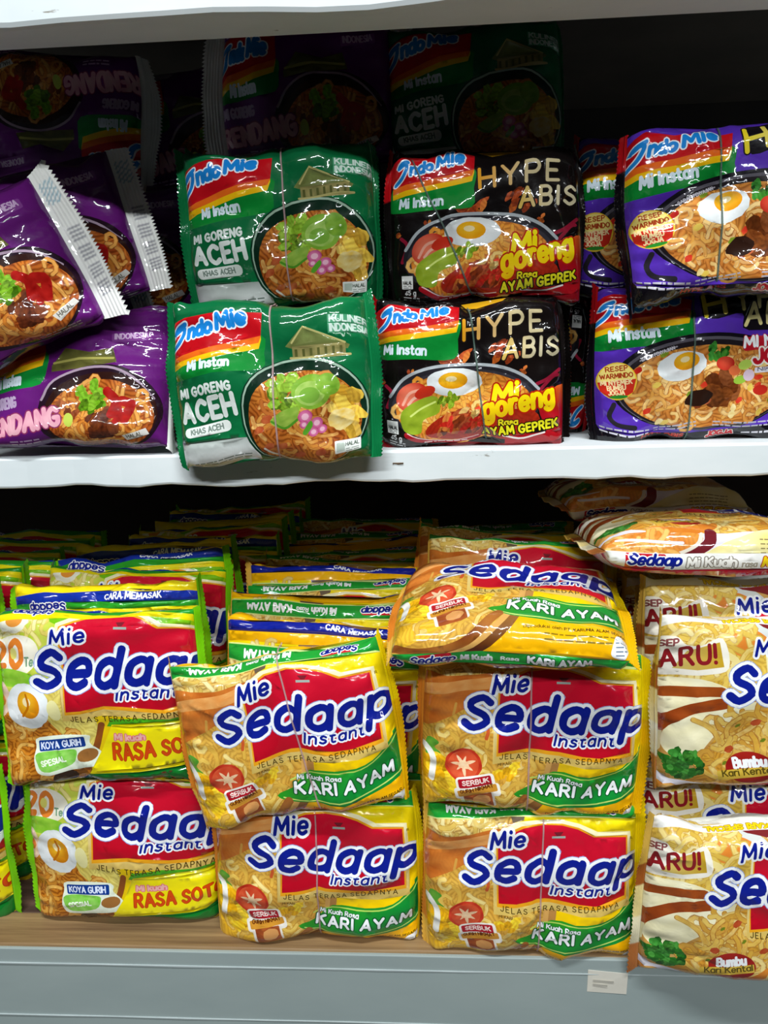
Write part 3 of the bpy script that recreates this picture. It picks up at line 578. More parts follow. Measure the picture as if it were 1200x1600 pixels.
def art_jogja():
    A = Art(530, 1108, .131, 114, 90, 27, '#0d0b10', my=.124)
    A.rect(-100, -200, 1300, 2400, mot('#0e0b12', '#120e16', 120))
    A.poly([(-60, 700), (1150, 700), (1150, 1400), (520, 1440), (-60, 1420)], mot('#5a34b4', '#4a269c', 150))
    indo_head(A, [(30, 740), (520, 790), (512, 850), (60, 885)], (515, 1000, 1018), (148, 985, 222, 46, 4), (104, 858, 360, 64, 5), 0)
    # pan
    A.ell(590, 1195, 440, 232, '#15121a', n=46); A.ell(590, 1202, 418, 222, '#57535c', n=46); A.ell(590, 1208, 408, 214, '#221c20', n=46)
    A.curve([(170, 1290), (148, 1350), (180, 1390), (260, 1400)], 11, '#28242c')
    A.ell(590, 1215, 388, 198, mot('#d89a48', '#b8682c', 50), n=46, nood=.65)
    ins = lambda x, y: ((x-590)/385)**2+((y-1215)/195)**2 < 1
    A.noodles(210, 1020, 980, 1410, 150, 7.5, ['#e8b460', '#d89844', '#f0cc88', '#c8803c'], '#7c3814', 12, ins)
    rg = random.Random(8)
    for k in range(34):
        x, y = rg.uniform(230, 950), rg.uniform(1040, 1390)
        if ins(x, y): A.ell(x, y, 20, 13, mot(*rg.choice([('#c8281c', '#a81c14'), ('#e4c860', '#d8b040'), ('#8c9c2c', '#6c8420'), ('#c8281c', '#d84a2c'), ('#f0e0a8', '#e0c070')]), 12), rg.uniform(0, 90), jag=.15, seed=k)
    leaf_pile(A, 640, 1235, 85, 100, 16, ['#6c3414', '#8c4c20', '#4c2410', '#7c3c18'], 5, .42); leaf_pile(A, 560, 1300, 60, 50, 7, ['#a8502c', '#c07038', '#8c3c1c'], 6, .4); A.ell(540, 1265, 60, 40, '#2c1810', 20, jag=.1)
    leaf_pile(A, 630, 1050, 65, 50, 14, ['#2c7a24', '#1c5c18', '#4c9a34'], 7, .32)
    A.ell(655, 1105, 46, 32, rad('#e05038', '#b8241c', 650, 1100, 46)); A.ell(700, 1140, 30, 24, '#d86a3c'); A.ell(830, 1240, 36, 26, '#b8281c'); A.ell(750, 1115, 32, 22, '#b4d058', 20); A.ell(730, 1185, 34, 20, '#98c040', 10); A.ell(770, 1165, 26, 28, '#d8c0d0')
    egg(A, 462, 1108, 108, 66, 12, '#f0a018', 22, -22)
    # badge
    A.ell(182, 1175, 84, 92, '#e6c034', 0); A.ell(182, 1172, 78, 84, '#efd878')
    A.poly([(104, 1182), (262, 1160), (252, 1225), (215, 1252), (150, 1256), (112, 1228)], '#cc2c1c'); A.ell(190, 1250, 42, 9, '#2c8a2c', 6)
    for t, yy, w_, c_ in (('RESEP', 1122, 90, '#a8401c'), ('WARMINDO', 1158, 134, '#a8401c'), ('MI NYEMEK', 1190, 130, '#f6d8a0'), ('BUMBU', 1214, 78, '#f6d8a0'), ('JOGJA', 1238, 70, '#f6d8a0')): A.text(t, 182-w_/2, yy+6, w_, 21, 2.6, c_, rot=6)
    A.curve([(280, 1080), (350, 1050), (440, 1020)], 3, '#9a94a0'); A.text('SARAN PENYAJIAN', 290, 1082, 150, 14, 1.6, '#c8c4cc', rot=20)
    # words at the right
    A.spoly([(555, 800), (640, 740), (1100, 680), (1120, 900), (760, 960), (720, 880), (590, 900)], '#141016')
    yl = grad('#f0d820', '#e6d894', (560, 0), (800, 0))
    A.text('HYPE', 572, 885, 410, 104, 9, yl, [(6, '#141016')], slant=.1, rot=9, gap=.33); A.text('ABIS', 742, 935, 300, 96, 9, '#e6d894', [(6, '#141016')], slant=.14, rot=7, gap=.33)
    A.rrect(930, 1010, 380, 62, 4, 10, '#b81828'); A.text('MI NYEMEK', 745, 1036, 350, 46, 6, WHITE, [(3, '#b81828')], rot=4)
    A.text('JOGJA', 792, 1108, 270, 58, 9, '#b81828', [(7, '#f0e8dc')], rot=3); A.rrect(890, 1138, 190, 26, 3, 6, '#d8d4dc'); A.text('NIKMAT', 810, 1146, 150, 16, 2, '#5c5468', rot=3)
    # small print along the foot
    A.lines(105, 1412, 330, 2, 20, 8, '#c4c0cc', 3); A.lines(350, 1405, 540, 2, 18, 7, '#b4b0bc', 4, rot=8); A.lines(620, 1385, 900, 2, 18, 7, '#b4b0bc', 5, rot=-4)
    A.text('HYPE ABIS', 300, 1470, 190, 26, 3.6, '#c83c2c'); A.text('JOGJA', 600, 1474, 120, 32, 5, '#d0202c', [(4, '#e8d8d0')]); A.lines(760, 1455, 1000, 1, 10, 10, '#d8d4dc', 6)
    A.seal = dict(l=lambda s: '#b8141c' if s > 28 else '#100d12', r=lambda s: '#100d12')
    return A.build()

def art_rendang():
    A = Art(330, 1195, .126, 114, 88, 27, '#5b1766', my=.145)
    A.rect(-400, 0, 1100, 2500, mot('#661c74', '#4c1258', 160))
    indo_head(A, [(-130, 930), (180, 930), (186, 1045), (-130, 1110)], (196, 1195, 1215), (-62, 1195, 140, 44, 2), (-110, 1052, 245, 80, 4), 0)
    A.text('MI GORENG', -110, 1290, 170, 40, 6, '#b8a0c0', rot=3)
    A.lines(20, 1440, 170, 2, 16, 7, '#b898c0', 2, rot=4)
    A.poly([(225, 1110), (290, 1035), (420, 1060), (530, 1040), (560, 1110), (400, 1125), (230, 1140)], mot('#6c6a30', '#3c3a1c', 30)); A.stroke([(235, 1100), (370, 1085), (540, 1090)], 6, '#a09a50')
    A.rrect(610, 985, 180, 42, 6, 6, '#7c3c88'); A.text('INDONESIA', 535, 1000, 150, 26, 3.4, '#c8a8cc', rot=6)
    A.ell(470, 1320, 300, 205, '#22101e', n=42); A.curve([(190, 1260), (250, 1180), (380, 1130), (520, 1130), (640, 1175), (730, 1260)], 6, '#a08a9c', sub=4); A.ell(475, 1330, 275, 182, '#2c1410', n=42)
    A.ell(480, 1345, 258, 165, mot('#c8742c', '#94401a', 40), n=42, nood=.75)
    ins = lambda x, y: ((x-480)/250)**2+((y-1345)/158)**2 < 1
    A.noodles(230, 1180, 740, 1500, 100, 8, ['#dc9440', '#c8782c', '#e8ac5c'], '#6c2c10', 5, ins)
    leaf_pile(A, 500, 1370, 100, 70, 14, ['#4c2010', '#6c3018', '#38160c', '#84401c'], 6, .36); leaf_pile(A, 330, 1300, 80, 60, 8, ['#8c4420', '#a85c2c', '#6c2c14'], 7, .34)
    leaf_pile(A, 430, 1250, 105, 90, 28, ['#6ca41c', '#4c840c', '#88b834', '#5c9014'], 8, .24)
    for P, w_ in (([(520, 1230), (560, 1270), (540, 1330)], 22), ([(590, 1270), (630, 1290), (600, 1350)], 24), ([(570, 1290), (580, 1330), (560, 1360)], 16)): A.curve(P, w_, mot('#b8201a', '#8c0c0a', 16))
    A.ell(325, 1350, 24, 34, '#b8c850', 10)
    A.text('RENDANG', -118, 1424, 400, 76, 12, mot('#d88ca4', '#e8b4bc', 30), [(6, '#8c3060')], rot=8, wob=3, gap=.3)
    A.poly([(580, 1430), (700, 1395), (715, 1420), (600, 1460)], '#d8d4cc'); A.text('HALAL', 605, 1445, 80, 18, 2.2, '#6c685c', rot=14); A.lines(480, 1490, 680, 2, 14, 5, '#a88c98', 4)
    A.rect(-400, 1530, 1100, 2500, mot('#571463', '#46104e', 160)); A.rect(-400, 700, 1100, 832, mot('#571463', '#46104e', 160))
    A.poly([(-100, 880), (260, 880), (230, 915), (120, 935), (-100, 925)], '#a898ac')
    A.seal = dict(l=lambda s: '#e4e4e0', r=lambda s: '#e9e9e4', wide=16, panel=True)
    return A.build()
import time as _t
_t0 = _t.time()
ART = dict(kari=art_kari(), soto=art_soto(), special=art_special(), aceh=art_aceh(), geprek=art_geprek(), jogja=art_jogja(), rendang=art_rendang())
print('art', {k: len(a.F) for k, a in ART.items()}, round(_t.time()-_t0, 1), 's')

# ------------------------------------------------------------------ the pillow-shaped packet
def section(u, s, A, prm):
    """point and normal (mm) of the plain pouch at print coordinate u (across) and s (around, up from the front centre)"""
    W2 = A.W/2; a = np.clip(np.abs(u)/W2, 0, 1)
    T = A.T*prm['fat']*np.clip(1-a**3.4, 0, 1)**.55+.9; H = A.H*(1+.075*a**3)
    r = .42*T; Ls = H-2*r; Lt = T-2*r; q = math.pi/2*r; Pu = 2*Ls+2*Lt+4*q
    sg = np.sign(s); d = np.abs(s)*Pu/A.P
    y = -T/2+0*d; z = d.copy(); ny = -1+0*d; nz_ = 0*d
    c = Ls/2
    k = (d > c) & (d <= c+q); f = (d-c)/r
    y = np.where(k, -T/2+r-r*np.cos(f), y); z = np.where(k, Ls/2+r*np.sin(f), z); ny = np.where(k, -np.cos(f), ny); nz_ = np.where(k, np.sin(f), nz_)
    c = c+q; k = (d > c) & (d <= c+Lt); y = np.where(k, -T/2+r+(d-c), y); z = np.where(k, H/2, z); ny = np.where(k, 0, ny); nz_ = np.where(k, 1, nz_)
    c = c+Lt; k = (d > c) & (d <= c+q); f = (d-c)/r
    y = np.where(k, T/2-r+r*np.sin(f), y); z = np.where(k, Ls/2+r*np.cos(f), z); ny = np.where(k, np.sin(f), ny); nz_ = np.where(k, np.cos(f), nz_)
    c = c+q; k = d > c; y = np.where(k, T/2, y); z = np.where(k, Ls/2-(d-c), z); ny = np.where(k, 1, ny); nz_ = np.where(k, 0, nz_)
    z = z*sg; nz_ = nz_*sg
    y = y*(.80+.20*(1-np.clip(np.abs(z)/(H/2), 0, 1)**2.5))
    return np.stack([u, y, z], 1), np.stack([0*ny, ny, nz_], 1), T

def wrinkles(u, s, A, rg, prm):
    W2 = A.W/2; ed = W2-np.abs(u); h = np.zeros_like(u)
    for i in range(7):                                        # soft lumps of the noodle cake
        k = rg.normal(0, 1, 2); k /= np.linalg.norm(k); lam = rg.uniform(24, 60)
        h += prm['lump']*.42*np.sin((u*k[0]+s*k[1])*2*math.pi/lam+rg.uniform(0, 6.28))
    for sd in (-1, 1):                                        # pleats that run in from the end seals
        e = W2-u*sd
        for i in range(4):
            lam = rg.uniform(8, 19); h += prm['pleat']*.55*np.exp(-e/rg.uniform(7, 17))*np.sin(s*2*math.pi/lam*(1+.004*e)+rg.uniform(0, 6.28))
    n = prm['crease']
    for i in range(n):                                        # sharp little creases in the film
        c = np.array([rg.uniform(-W2, W2), rg.uniform(-A.H*.75, A.H*.75)])
        th = rg.uniform(0, math.pi) if rg.rand() < .5 else rg.normal(math.pi/2, .5) if rg.rand() < .5 else rg.normal(0, .35)
        ln = rg.uniform(7, 22); w = rg.uniform(1.6, 3.6); am = rg.uniform(.35, .95)*rg.choice([-1, 1, 1])*prm['cramp']
        du, ds = u-c[0], s-c[1]; t = du*math.cos(th)+ds*math.sin(th); d = -du*math.sin(th)+ds*math.cos(th)+.012*t*t*rg.uniform(-1, 1)
        h += am*np.exp(-np.abs(d)/w)*np.clip(1-(t/ln)**2, 0, 1)
    h *= np.clip(ed/5, 0, 1)*.75+.25
    if prm.get('tie') is not None:                            # the string of a bundle bites in
        h -= prm.get('bite', 1.9)*np.exp(-((u-prm['tie']-prm.get('tieslope', 0)*s)/4.2)**2)
    return h

def warp(P, A, seed, prm):
    """the whole packet is a little out of shape: wavy outline, pulled corners, a twist"""
    rg = np.random.RandomState(seed+500); k = prm['warp']; x, y, z = P[:, 0], P[:, 1], P[:, 2]; Q = P.copy()
    for i in range(4):
        lam = rg.uniform(45, 110); a = rg.uniform(0, 6.28)
        w = np.sin((x*math.cos(a)+z*math.sin(a))*2*math.pi/lam+rg.uniform(0, 6.28))
        Q[:, 0] += k*.45*w*rg.uniform(-1, 1); Q[:, 2] += k*.8*w*rg.uniform(-1, 1); Q[:, 1] += k*.9*w*rg.uniform(-1, 1)
    u, v = np.clip(x/(A.W/2), -1.2, 1.2), np.clip(z/(A.H/2), -1.2, 1.2)
    for su in (-1, 1):
        for sv in (-1, 1):
            c = np.clip(u*su, 0, 1.2)**3*np.clip(v*sv, 0, 1.2)**2
            Q[:, 0] -= c*su*rg.uniform(0, 3.2)*k; Q[:, 2] -= c*sv*rg.uniform(-1.2, 3.6)*k; Q[:, 1] += c*rg.uniform(-2.5, 4)*k
    Q[:, 1] += u*v*rg.uniform(-2.2, 2.2)*k
    return Q

DEF = dict(roll=0., warp=1., fat=1., lump=1.5, pleat=1., crease=26, cramp=1., tie=None, sag=0., bend=0.)
def surf(A, u, s, seed, prm, lift=0.):
    rg = np.random.RandomState(seed)
    sr = (s+prm['roll']+A.P/2) % A.P-A.P/2 if prm['roll'] else s
    P, N, T = section(u, sr, A, prm)
    h = wrinkles(u, s, A, rg, prm)
    h = np.clip(h, -.42*T, 3.5)*np.clip(T/(A.T*.35), .12, 1)
    P = P+N*(h+lift)[:, None]
    a = u/(A.W/2)
    P[:, 1] += prm['bend']*a*a                                 # ends bent back (or forward)
    P[:, 2] -= prm['sag']*a*a*np.sign(P[:, 2])
    P[:, 2] += prm.get('arch', 0)*a*a
    return warp(P, A, seed, prm)

def mesh_from(name, V, F, colr, nood, uv, smooth=True):
    me = bpy.data.meshes.new(name); n = len(F)
    me.vertices.add(len(V)); me.vertices.foreach_set('co', np.asarray(V, np.float32).ravel())
    me.loops.add(n*3); me.loops.foreach_set('vertex_index', np.asarray(F, np.int32).ravel())
    me.polygons.add(n); me.polygons.foreach_set('loop_start', np.arange(0, n*3, 3, dtype=np.int32)); me.polygons.foreach_set('loop_total', np.full(n, 3, np.int32))
    me.polygons.foreach_set('use_smooth', np.full(n, smooth))
    me.update(calc_edges=True)
    ca = me.attributes.new('print', 'FLOAT_COLOR', 'CORNER'); ca.data.foreach_set('color', np.concatenate([colr, np.ones((len(colr), 1))], 1).astype(np.float32).ravel())
    na = me.attributes.new('noodle', 'FLOAT', 'CORNER'); na.data.foreach_set('value', nood.astype(np.float32))
    ul = me.uv_layers.new(name='UVMap'); ul.data.foreach_set('uv', uv.astype(np.float32).ravel())
    me.materials.append(FILM)
    return me

def pouch_mesh(A, seed, prm):
    P = surf(A, A.V[:, 0], A.V[:, 1], seed, prm)*.001; P[:, 2] += A.H*.0005
    # weld the seam at the back
    return mesh_from('pouch', P, A.F, A.col, A.nood, A.V[A.F.reshape(-1)]*.1)

def seal_mesh(A, seed, prm, side, fold):
    """crimped end seal: two layers of film pressed flat with ridges, pinked edge; fold in degrees towards the front"""
    rg = np.random.RandomState(seed+77*(side+2)); Hh = A.H*1.075/2+.4; n = 40; w = A.seal.get('wide', 7.)
    m = 14; ph = rg.uniform(0, 6.28, 4); ear, ear2 = rg.uniform(-2, 9, 2); fa = math.radians(fold)
    sv = np.linspace(-Hh, Hh, n*2+1); V = []; C = []
    panel = A.seal.get('panel')
    for i, s0 in enumerate(sv):
        for j in range(m+1):
            t = j/m; ww = w*(1+.07*(1 if i % 2 else -1)*(t > .95)); d = ww*t
            al = fa*min(1, t*2.2)*(1+.25*math.sin(s0*.05+ph[0]))
            wav = 1.3*math.sin(s0*.085+ph[1])*t+.7*math.sin(s0*.23+ph[2])*t+(.3*math.sin(j*math.pi) + (.28 if j % 2 else -.28))*(t > .15)
            x = A.W/2-.6+d*math.cos(al); y = -d*math.sin(al)+wav
            V.append((side*x, y+prm['bend'], s0*(1-.02*t)+t*ear*(max(0, s0/Hh)**5)-t*ear2*(max(0, -s0/Hh)**5)+prm.get('arch', 0)-prm['sag']*np.sign(s0)))
            c = np.array(lin(A.seal['l' if side < 0 else 'r'](s0)))
            if panel and side > 0:
                if .3 < t < .85 and -36 < s0 < 10 and i % 2 == 0 and (i*7) % 5: c = np.array(lin('#9a9aa0'))
                if 26 < s0 < 40 and .2 < t < .8 and (i*3+j*5) % 7 < 3: c = np.array(lin('#9ab8c4'))
            C.append(c)
    V = warp(np.array(V), A, seed, prm); C = np.array(C); k = len(V)
    F = []
    for i in range(n*2):
        for j in range(m):
            a, b, c, d = i*(m+1)+j, i*(m+1)+j+1, (i+1)*(m+1)+j+1, (i+1)*(m+1)+j
            F += [(a, b, c), (a, c, d)] if side > 0 else [(a, c, b), (a, d, c)]
    F = np.array(F); Vb = V+[0, .45, 0]
    rim = [i*(m+1)+m for i in range(n*2+1)]; top = [n*2*(m+1)+j for j in range(m, -1, -1)]; bot = [j for j in range(0, m+1)]
    loop = bot[:-1]+rim[:-1]+top
    R = []
    for a, b in zip(loop[:-1], loop[1:]):
        q = [(a, a+k, b+k), (a, b+k, b)]; R += q if side > 0 else [x[::-1] for x in q]
    Fa = np.concatenate([F, F[:, ::-1]+k, np.array(R)]); V = np.concatenate([V, Vb])*.001; V[:, 2] += A.H*.0005
    C = np.concatenate([C, C]); fl = Fa.reshape(-1)
    return mesh_from('end_seal', V, Fa, C[fl], np.zeros(len(fl)), np.zeros((len(fl), 2)), False)

def add(name, me, parent=None):
    o = bpy.data.objects.new(name, me); COL.objects.link(o)
    if parent: o.parent = parent
    return o
def tag(o, label=None, cat=None, group=None, kind=None):
    if label: o['label'] = label
    if cat: o['category'] = cat
    if group: o['group'] = group
    if kind: o['kind'] = kind
    return o
KIND = dict(kari='noodle_packet', soto='noodle_packet', special='noodle_packet', aceh='noodle_packet', geprek='noodle_packet', jogja='noodle_packet', rendang='noodle_packet')
MESHES = {}
def packet(kind, x, y, z, label, tilt=0, lean=0, yaw=0, seed=None, fold=(-55, -55), group=None, flip=False, share=False, **kw):
    """x, y, z in millimetres: centre of the packet; tilt = turn in the plane of its face, lean = top tipped back, yaw = turned about the vertical"""
    A = ART[kind]; prm = dict(DEF); prm.update(kw)
    key = (kind, seed, fold, tuple(sorted(kw.items())))
    if key not in MESHES:
        MESHES[key] = (pouch_mesh(A, seed, prm), seal_mesh(A, seed, prm, -1, fold[0]), seal_mesh(A, seed, prm, 1, fold[1]))
    pm, sl, sr = MESHES[key]
    r = bpy.data.objects.new(KIND[kind], None); COL.objects.link(r); r.empty_display_size = .02
    M = Matrix.Rotation(math.radians(yaw), 4, 'Z')@Matrix.Rotation(math.radians(-lean), 4, 'X')@Matrix.Rotation(math.radians(-tilt+(180 if flip else 0)), 4, 'Y')
    r.rotation_euler = M.to_euler(); r.location = Vector((x, y, z))*.001+M.to_3x3()@Vector((0, 0, -A.H*.0005))
    add('pouch', pm, r); add('end_seal', sl, r); add('end_seal', sr, r)
    tag(r, label, 'noodles', group)
    return r

# ------------------------------------------------------------------ shelving
def painted(name, c0, c1, sc, rough=.5, chip=None, stretch=(1, 1, 1), bump=.1):
    m, nt, b = mat(name); tc = nd(nt, 'ShaderNodeTexCoord'); mp = nd(nt, 'ShaderNodeMapping'); mp.inputs['Scale'].default_value = stretch
    lk(nt, tc.outputs['Object'], mp.inputs[0])
    n1 = nd(nt, 'ShaderNodeTexNoise'); n1.inputs['Scale'].default_value = sc; n1.inputs['Detail'].default_value = 5; n1.inputs['Roughness'].default_value = .6
    lk(nt, mp.outputs[0], n1.inputs['Vector'])
    rp = nd(nt, 'ShaderNodeValToRGB'); rp.color_ramp.elements[0].position = .3; rp.color_ramp.elements[1].position = .7
    rp.color_ramp.elements[0].color = (*lin(c0), 1); rp.color_ramp.elements[1].color = (*lin(c1), 1)
    lk(nt, n1.outputs['Fac'], rp.inputs[0]); out = rp.outputs[0]
    if chip:
        n3 = nd(nt, 'ShaderNodeTexNoise'); n3.inputs['Scale'].default_value = 34; n3.inputs['Detail'].default_value = 6; n3.inputs['Roughness'].default_value = .7
        m2 = nd(nt, 'ShaderNodeMapping'); m2.inputs['Scale'].default_value = (.55, 1, 2.2); lk(nt, tc.outputs['Object'], m2.inputs[0]); lk(nt, m2.outputs[0], n3.inputs['Vector'])
        r3 = nd(nt, 'ShaderNodeValToRGB'); r3.color_ramp.elements[0].position = .655; r3.color_ramp.elements[1].position = .70
        lk(nt, n3.outputs['Fac'], r3.inputs[0]); mx = nd(nt, 'ShaderNodeMix', data_type='RGBA'); lk(nt, r3.outputs[0], mx.inputs[0]); lk(nt, out, mx.inputs[6]); mx.inputs[7].default_value = (*lin(chip), 1); out = mx.outputs[2]
    lk(nt, out, b.inputs['Base Color']); b.inputs['Roughness'].default_value = rough
    bp = nd(nt, 'ShaderNodeBump'); bp.inputs['Strength'].default_value = bump; bp.inputs['Distance'].default_value = .002
    lk(nt, n1.outputs['Fac'], bp.inputs['Height']); lk(nt, bp.outputs[0], b.inputs['Normal'])
    return m
M_WHITE = painted('white_painted_wood', '#d9e2e4', '#eef3f4', 14, .45, '#8c867a', (.4, 1, 1))
M_GREY = painted('grey_painted_panel', '#8d9a99', '#9aa6a4', 9, .55, None, (.6, 1, 1.5), .05)
M_LINE = painted('pale_scuffed_edge', '#a3adad', '#b4bebe', 30, .5)
M_WOOD = painted('brown_shelf_wood', '#33231d', '#6e5344', 110, .55, None, (.05, 1, 1), .2)
M_NOSE = painted('light_shelf_wood', '#5e442e', '#a08258', 120, .5, None, (.045, 1.2, 1.2), .2)
M_DARK = painted('dark_back_board', '#1c1714', '#2c2420', 10, .8)
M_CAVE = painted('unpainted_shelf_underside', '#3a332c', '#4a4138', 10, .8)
M_PAPER = painted('paper_sticker', '#cfcabc', '#dcd8cc', 30, .7)
M_PRINT = painted('faded_grey_print', '#b4b0a4', '#beb9ad', 30, .7)
M_SLIV = painted('brown_splinter', '#4a3826', '#6a5238', 60, .7)
def clear_film(name, col, rough=.15, alpha=.5):
    m, nt, b = mat(name); b.inputs['Base Color'].default_value = (*lin(col), 1); b.inputs['Roughness'].default_value = rough
    b.inputs['Transmission Weight'].default_value = 0.; b.inputs['Alpha'].default_value = alpha; b.inputs['Specular IOR Level'].default_value = .6
    n1 = nd(nt, 'ShaderNodeTexNoise'); n1.inputs['Scale'].default_value = 300; bp = nd(nt, 'ShaderNodeBump'); bp.inputs['Strength'].default_value = .3; bp.inputs['Distance'].default_value = .001
    lk(nt, n1.outputs['Fac'], bp.inputs['Height']); lk(nt, bp.outputs[0], b.inputs['Normal'])
    return m
M_STR_P = clear_film('pinkish_plastic_string', '#d8b4b4', .3, .42); M_STR_G = clear_film('greenish_plastic_string', '#5c7468', .25, .6); M_TAPE = clear_film('clear_tape', '#b8c4c4', .2, .45)

def slab(name, x0, x1, y0, y1, z0, z1, m, parent=None, nx=60, rough=.0, bev=.0015, seed=0):
    """board with slightly wavy, softened long edges (metres)"""
    rg = np.random.RandomState(seed); b = bev
    prof = [(y0, z0+b), (y0+b*.3, z0+b*.3), (y0+b, z0), (y1, z0), (y1, z1), (y0+b, z1), (y0+b*.3, z1-b*.3), (y0, z1-b)]
    V = []; F = []; k = len(prof); xs = np.linspace(x0, x1, nx+1); w = rg.normal(0, 1, (nx+1, 2)); w = (w+np.roll(w, 1, 0))*.5*rough
    for i, x in enumerate(xs):
        for j, (y, z) in enumerate(prof):
            f = 1 if j in (0, 1, 2, 5, 6, 7) else 0
            V.append((x, y+w[i, 0]*f*.5, z+(w[i, 1] if j in (0, 1, 2) else 0)*f))
    for i in range(nx):
        for j in range(k): F.append((i*k+j, i*k+(j+1) % k, (i+1)*k+(j+1) % k, (i+1)*k+j))
    F.append(tuple(range(k))[::-1]); F.append(tuple(nx*k+j for j in range(k)))
    me = bpy.data.meshes.new(name); me.from_pydata(V, [], [f[::-1] for f in F]); me.update(); me.materials.append(m)
    return add(name, me, parent)
XL, XR = -.75, .75
tag(slab('floor', -1.6, 1.6, -2.2, .5, -1.02, -1.0, painted('floor_tile', '#3e3a36', '#4c4843', 5, .5), nx=4), kind='structure')
tag(slab('wall_back', -1.0, 1.0, .42, .45, -1.0, .75, M_DARK, nx=4), kind='structure')
def empty(name, loc):
    r = bpy.data.objects.new(name, None); COL.objects.link(r); r.location = loc; r.empty_display_size = .03; return r
# top board: a deep front batten with the panel above it
t = empty('shelf_board', (0, 0, 0)); tag(t, 'white painted top shelf board whose grey underside crosses the top of the picture', 'shelf')
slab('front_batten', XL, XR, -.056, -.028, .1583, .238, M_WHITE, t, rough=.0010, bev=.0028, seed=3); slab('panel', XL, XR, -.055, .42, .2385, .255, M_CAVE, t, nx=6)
# middle board
t = empty('shelf_board', (0, 0, 0)); tag(t, 'white painted middle shelf board with chipped front edge, carrying the instant fried noodles', 'shelf')
slab('panel', XL, XR, 0, .42, -.0795, -.060, M_WHITE, t, nx=150, rough=.0009, bev=.0016, seed=5)
# lower board and grey base
t = empty('shelf_board', (0, 0, 0)); tag(t, 'brown wooden lower shelf board with a lighter front strip under the soup noodles', 'shelf')
slab('panel', XL, XR, .0, .42, -.405, -.3855, M_WOOD, t, nx=20, bev=.0008); slab('front_strip', XL, XR, -.030, -.0005, -.405, -.385, M_NOSE, t, nx=60, rough=.0005, bev=.0015, seed=9)
t = empty('cabinet_base', (0, -.03, -1.0)); tag(t, 'plain grey painted cabinet front below the wooden shelf board', 'cabinet')
def ch(o):
    o.matrix_parent_inverse = Matrix.Translation((0, .03, 1.0)); return o
ch(slab('panel', XL, XR, -.0325, -.0302, -1.0, -.3862, M_GREY, t, nx=40, rough=.0003, bev=.0006)); ch(slab('pale_edge', XL, XR, -.0331, -.0324, -.3975, -.3965, M_LINE, t, nx=80, rough=.0003, bev=.0002))
ch(slab('pale_edge', XL, XR, -.0331, -.0324, -.4385, -.4378, M_LINE, t, nx=80, rough=.0003, bev=.0002)); ch(slab('side', XL, XL+.02, -.03, .41, -1.0, -.406, M_GREY, t, nx=1)); ch(slab('side', XR-.02, XR, -.03, .41, -1.0, -.406, M_GREY, t, nx=1))
for x in (XL-.02, XR):
    t = slab('shelf_upright', x, x+.02, 0, .42, -1.0, .45, M_WHITE, nx=2); tag(t, 'white shelf upright at the far %s end of the shelving' % ('left' if x < 0 else 'right'), 'shelf post')
t = slab('back_rail', -.1, .30, .36, .378, .128, .142, M_CAVE, nx=8, rough=.001); tag(t, 'dusty wooden rail behind the dark upper shelf row', 'rail')
# price sticker
t = empty('price_sticker', (.109, -.0325, -.41)); tag(t, 'small blank-looking off-white paper sticker on the grey cabinet front', 'sticker')
me = bpy.data.meshes.new('paper'); g = [(-.0125, -.0003, .0), (.0125, -.0006, -.0012), (.0128, -.0014, .0150), (-.0122, -.0004, .0163)]
me.from_pydata(g+[(x, y+.0003, z) for x, y, z in g], [], [(0, 1, 2, 3), (7, 6, 5, 4), (0, 4, 5, 1), (1, 5, 6, 2), (2, 6, 7, 3), (3, 7, 4, 0)]); me.materials.append(M_PAPER); add('paper', me, t)
for k, (z, w) in enumerate(((.0085, .013), (.0055, .009))):
    me = bpy.data.meshes.new('print_line'); me.from_pydata([(-.0090, -.0011, z), (-.009+w, -.0015, z-.0006), (-.009+w, -.0017, z+.0008), (-.0090, -.0012, z+.0014)], [], [(0, 1, 2, 3)]); me.materials.append(M_PRINT); add('print_line', me, t)
t = slab('wood_splinter', -.022, -.0155, -.0012, .0004, -.0685, -.0675, M_SLIV, nx=6, rough=.0003, bev=.0004); tag(t, 'short brown splinter stuck on the white middle shelf edge', 'splinter')

# ------------------------------------------------------------------ packets
def tie(r, kind, seed, u0, slope, depth, m, label, prm, s0=None, s1=None, w=.5):
    """plastic string round a bundle: follows the front packet's face, then runs back over the bundle"""
    A = ART[kind]; p = dict(DEF); p.update(prm)
    s0 = -A.H/2-4 if s0 is None else s0; s1 = A.H/2+A.T*.35 if s1 is None else s1
    s = np.linspace(s0, s1, 60); rows = []
    for d in (-w, w): rows.append(surf(A, u0+slope*s+d, s, seed, p, .55)*.001+[0, 0, A.H*.0005])
    L, R = rows; top = max(L[-1][2], R[-1][2])+.0012
    if depth: L = np.concatenate([L, [[L[-1][0], y, top+.0008*math.sin(i*2.1)] for i, y in enumerate(np.linspace(L[-1][1]+.004, depth*.001, 8))]]); R = np.concatenate([R, [[R[-1][0], y, top+.0008*math.sin(i*2.1)] for i, y in enumerate(np.linspace(R[-1][1]+.004, depth*.001, 8))]])
    n = len(L); up = np.array([0, -.0004, .0002]); V = np.concatenate([L, R, L+up, R+up]); F = []
    for i in range(n-1):
        a, b, c, d = i, n+i, n+i+1, i+1
        F += [(a, d, c, b), (a+2*n, b+2*n, c+2*n, d+2*n), (a, a+2*n, d+2*n, d), (b, c, c+2*n, b+2*n)]
    me = bpy.data.meshes.new('binding_string'); me.from_pydata([tuple(v) for v in V], [], F); me.update(); me.materials.append(m)
    for q in me.polygons: q.use_smooth = True
    o = add('binding_string', me); o.matrix_world = Matrix.LocRotScale(r.location, r.rotation_euler, None)
    tag(o, label, 'string', 'strings tied round the packet bundles')
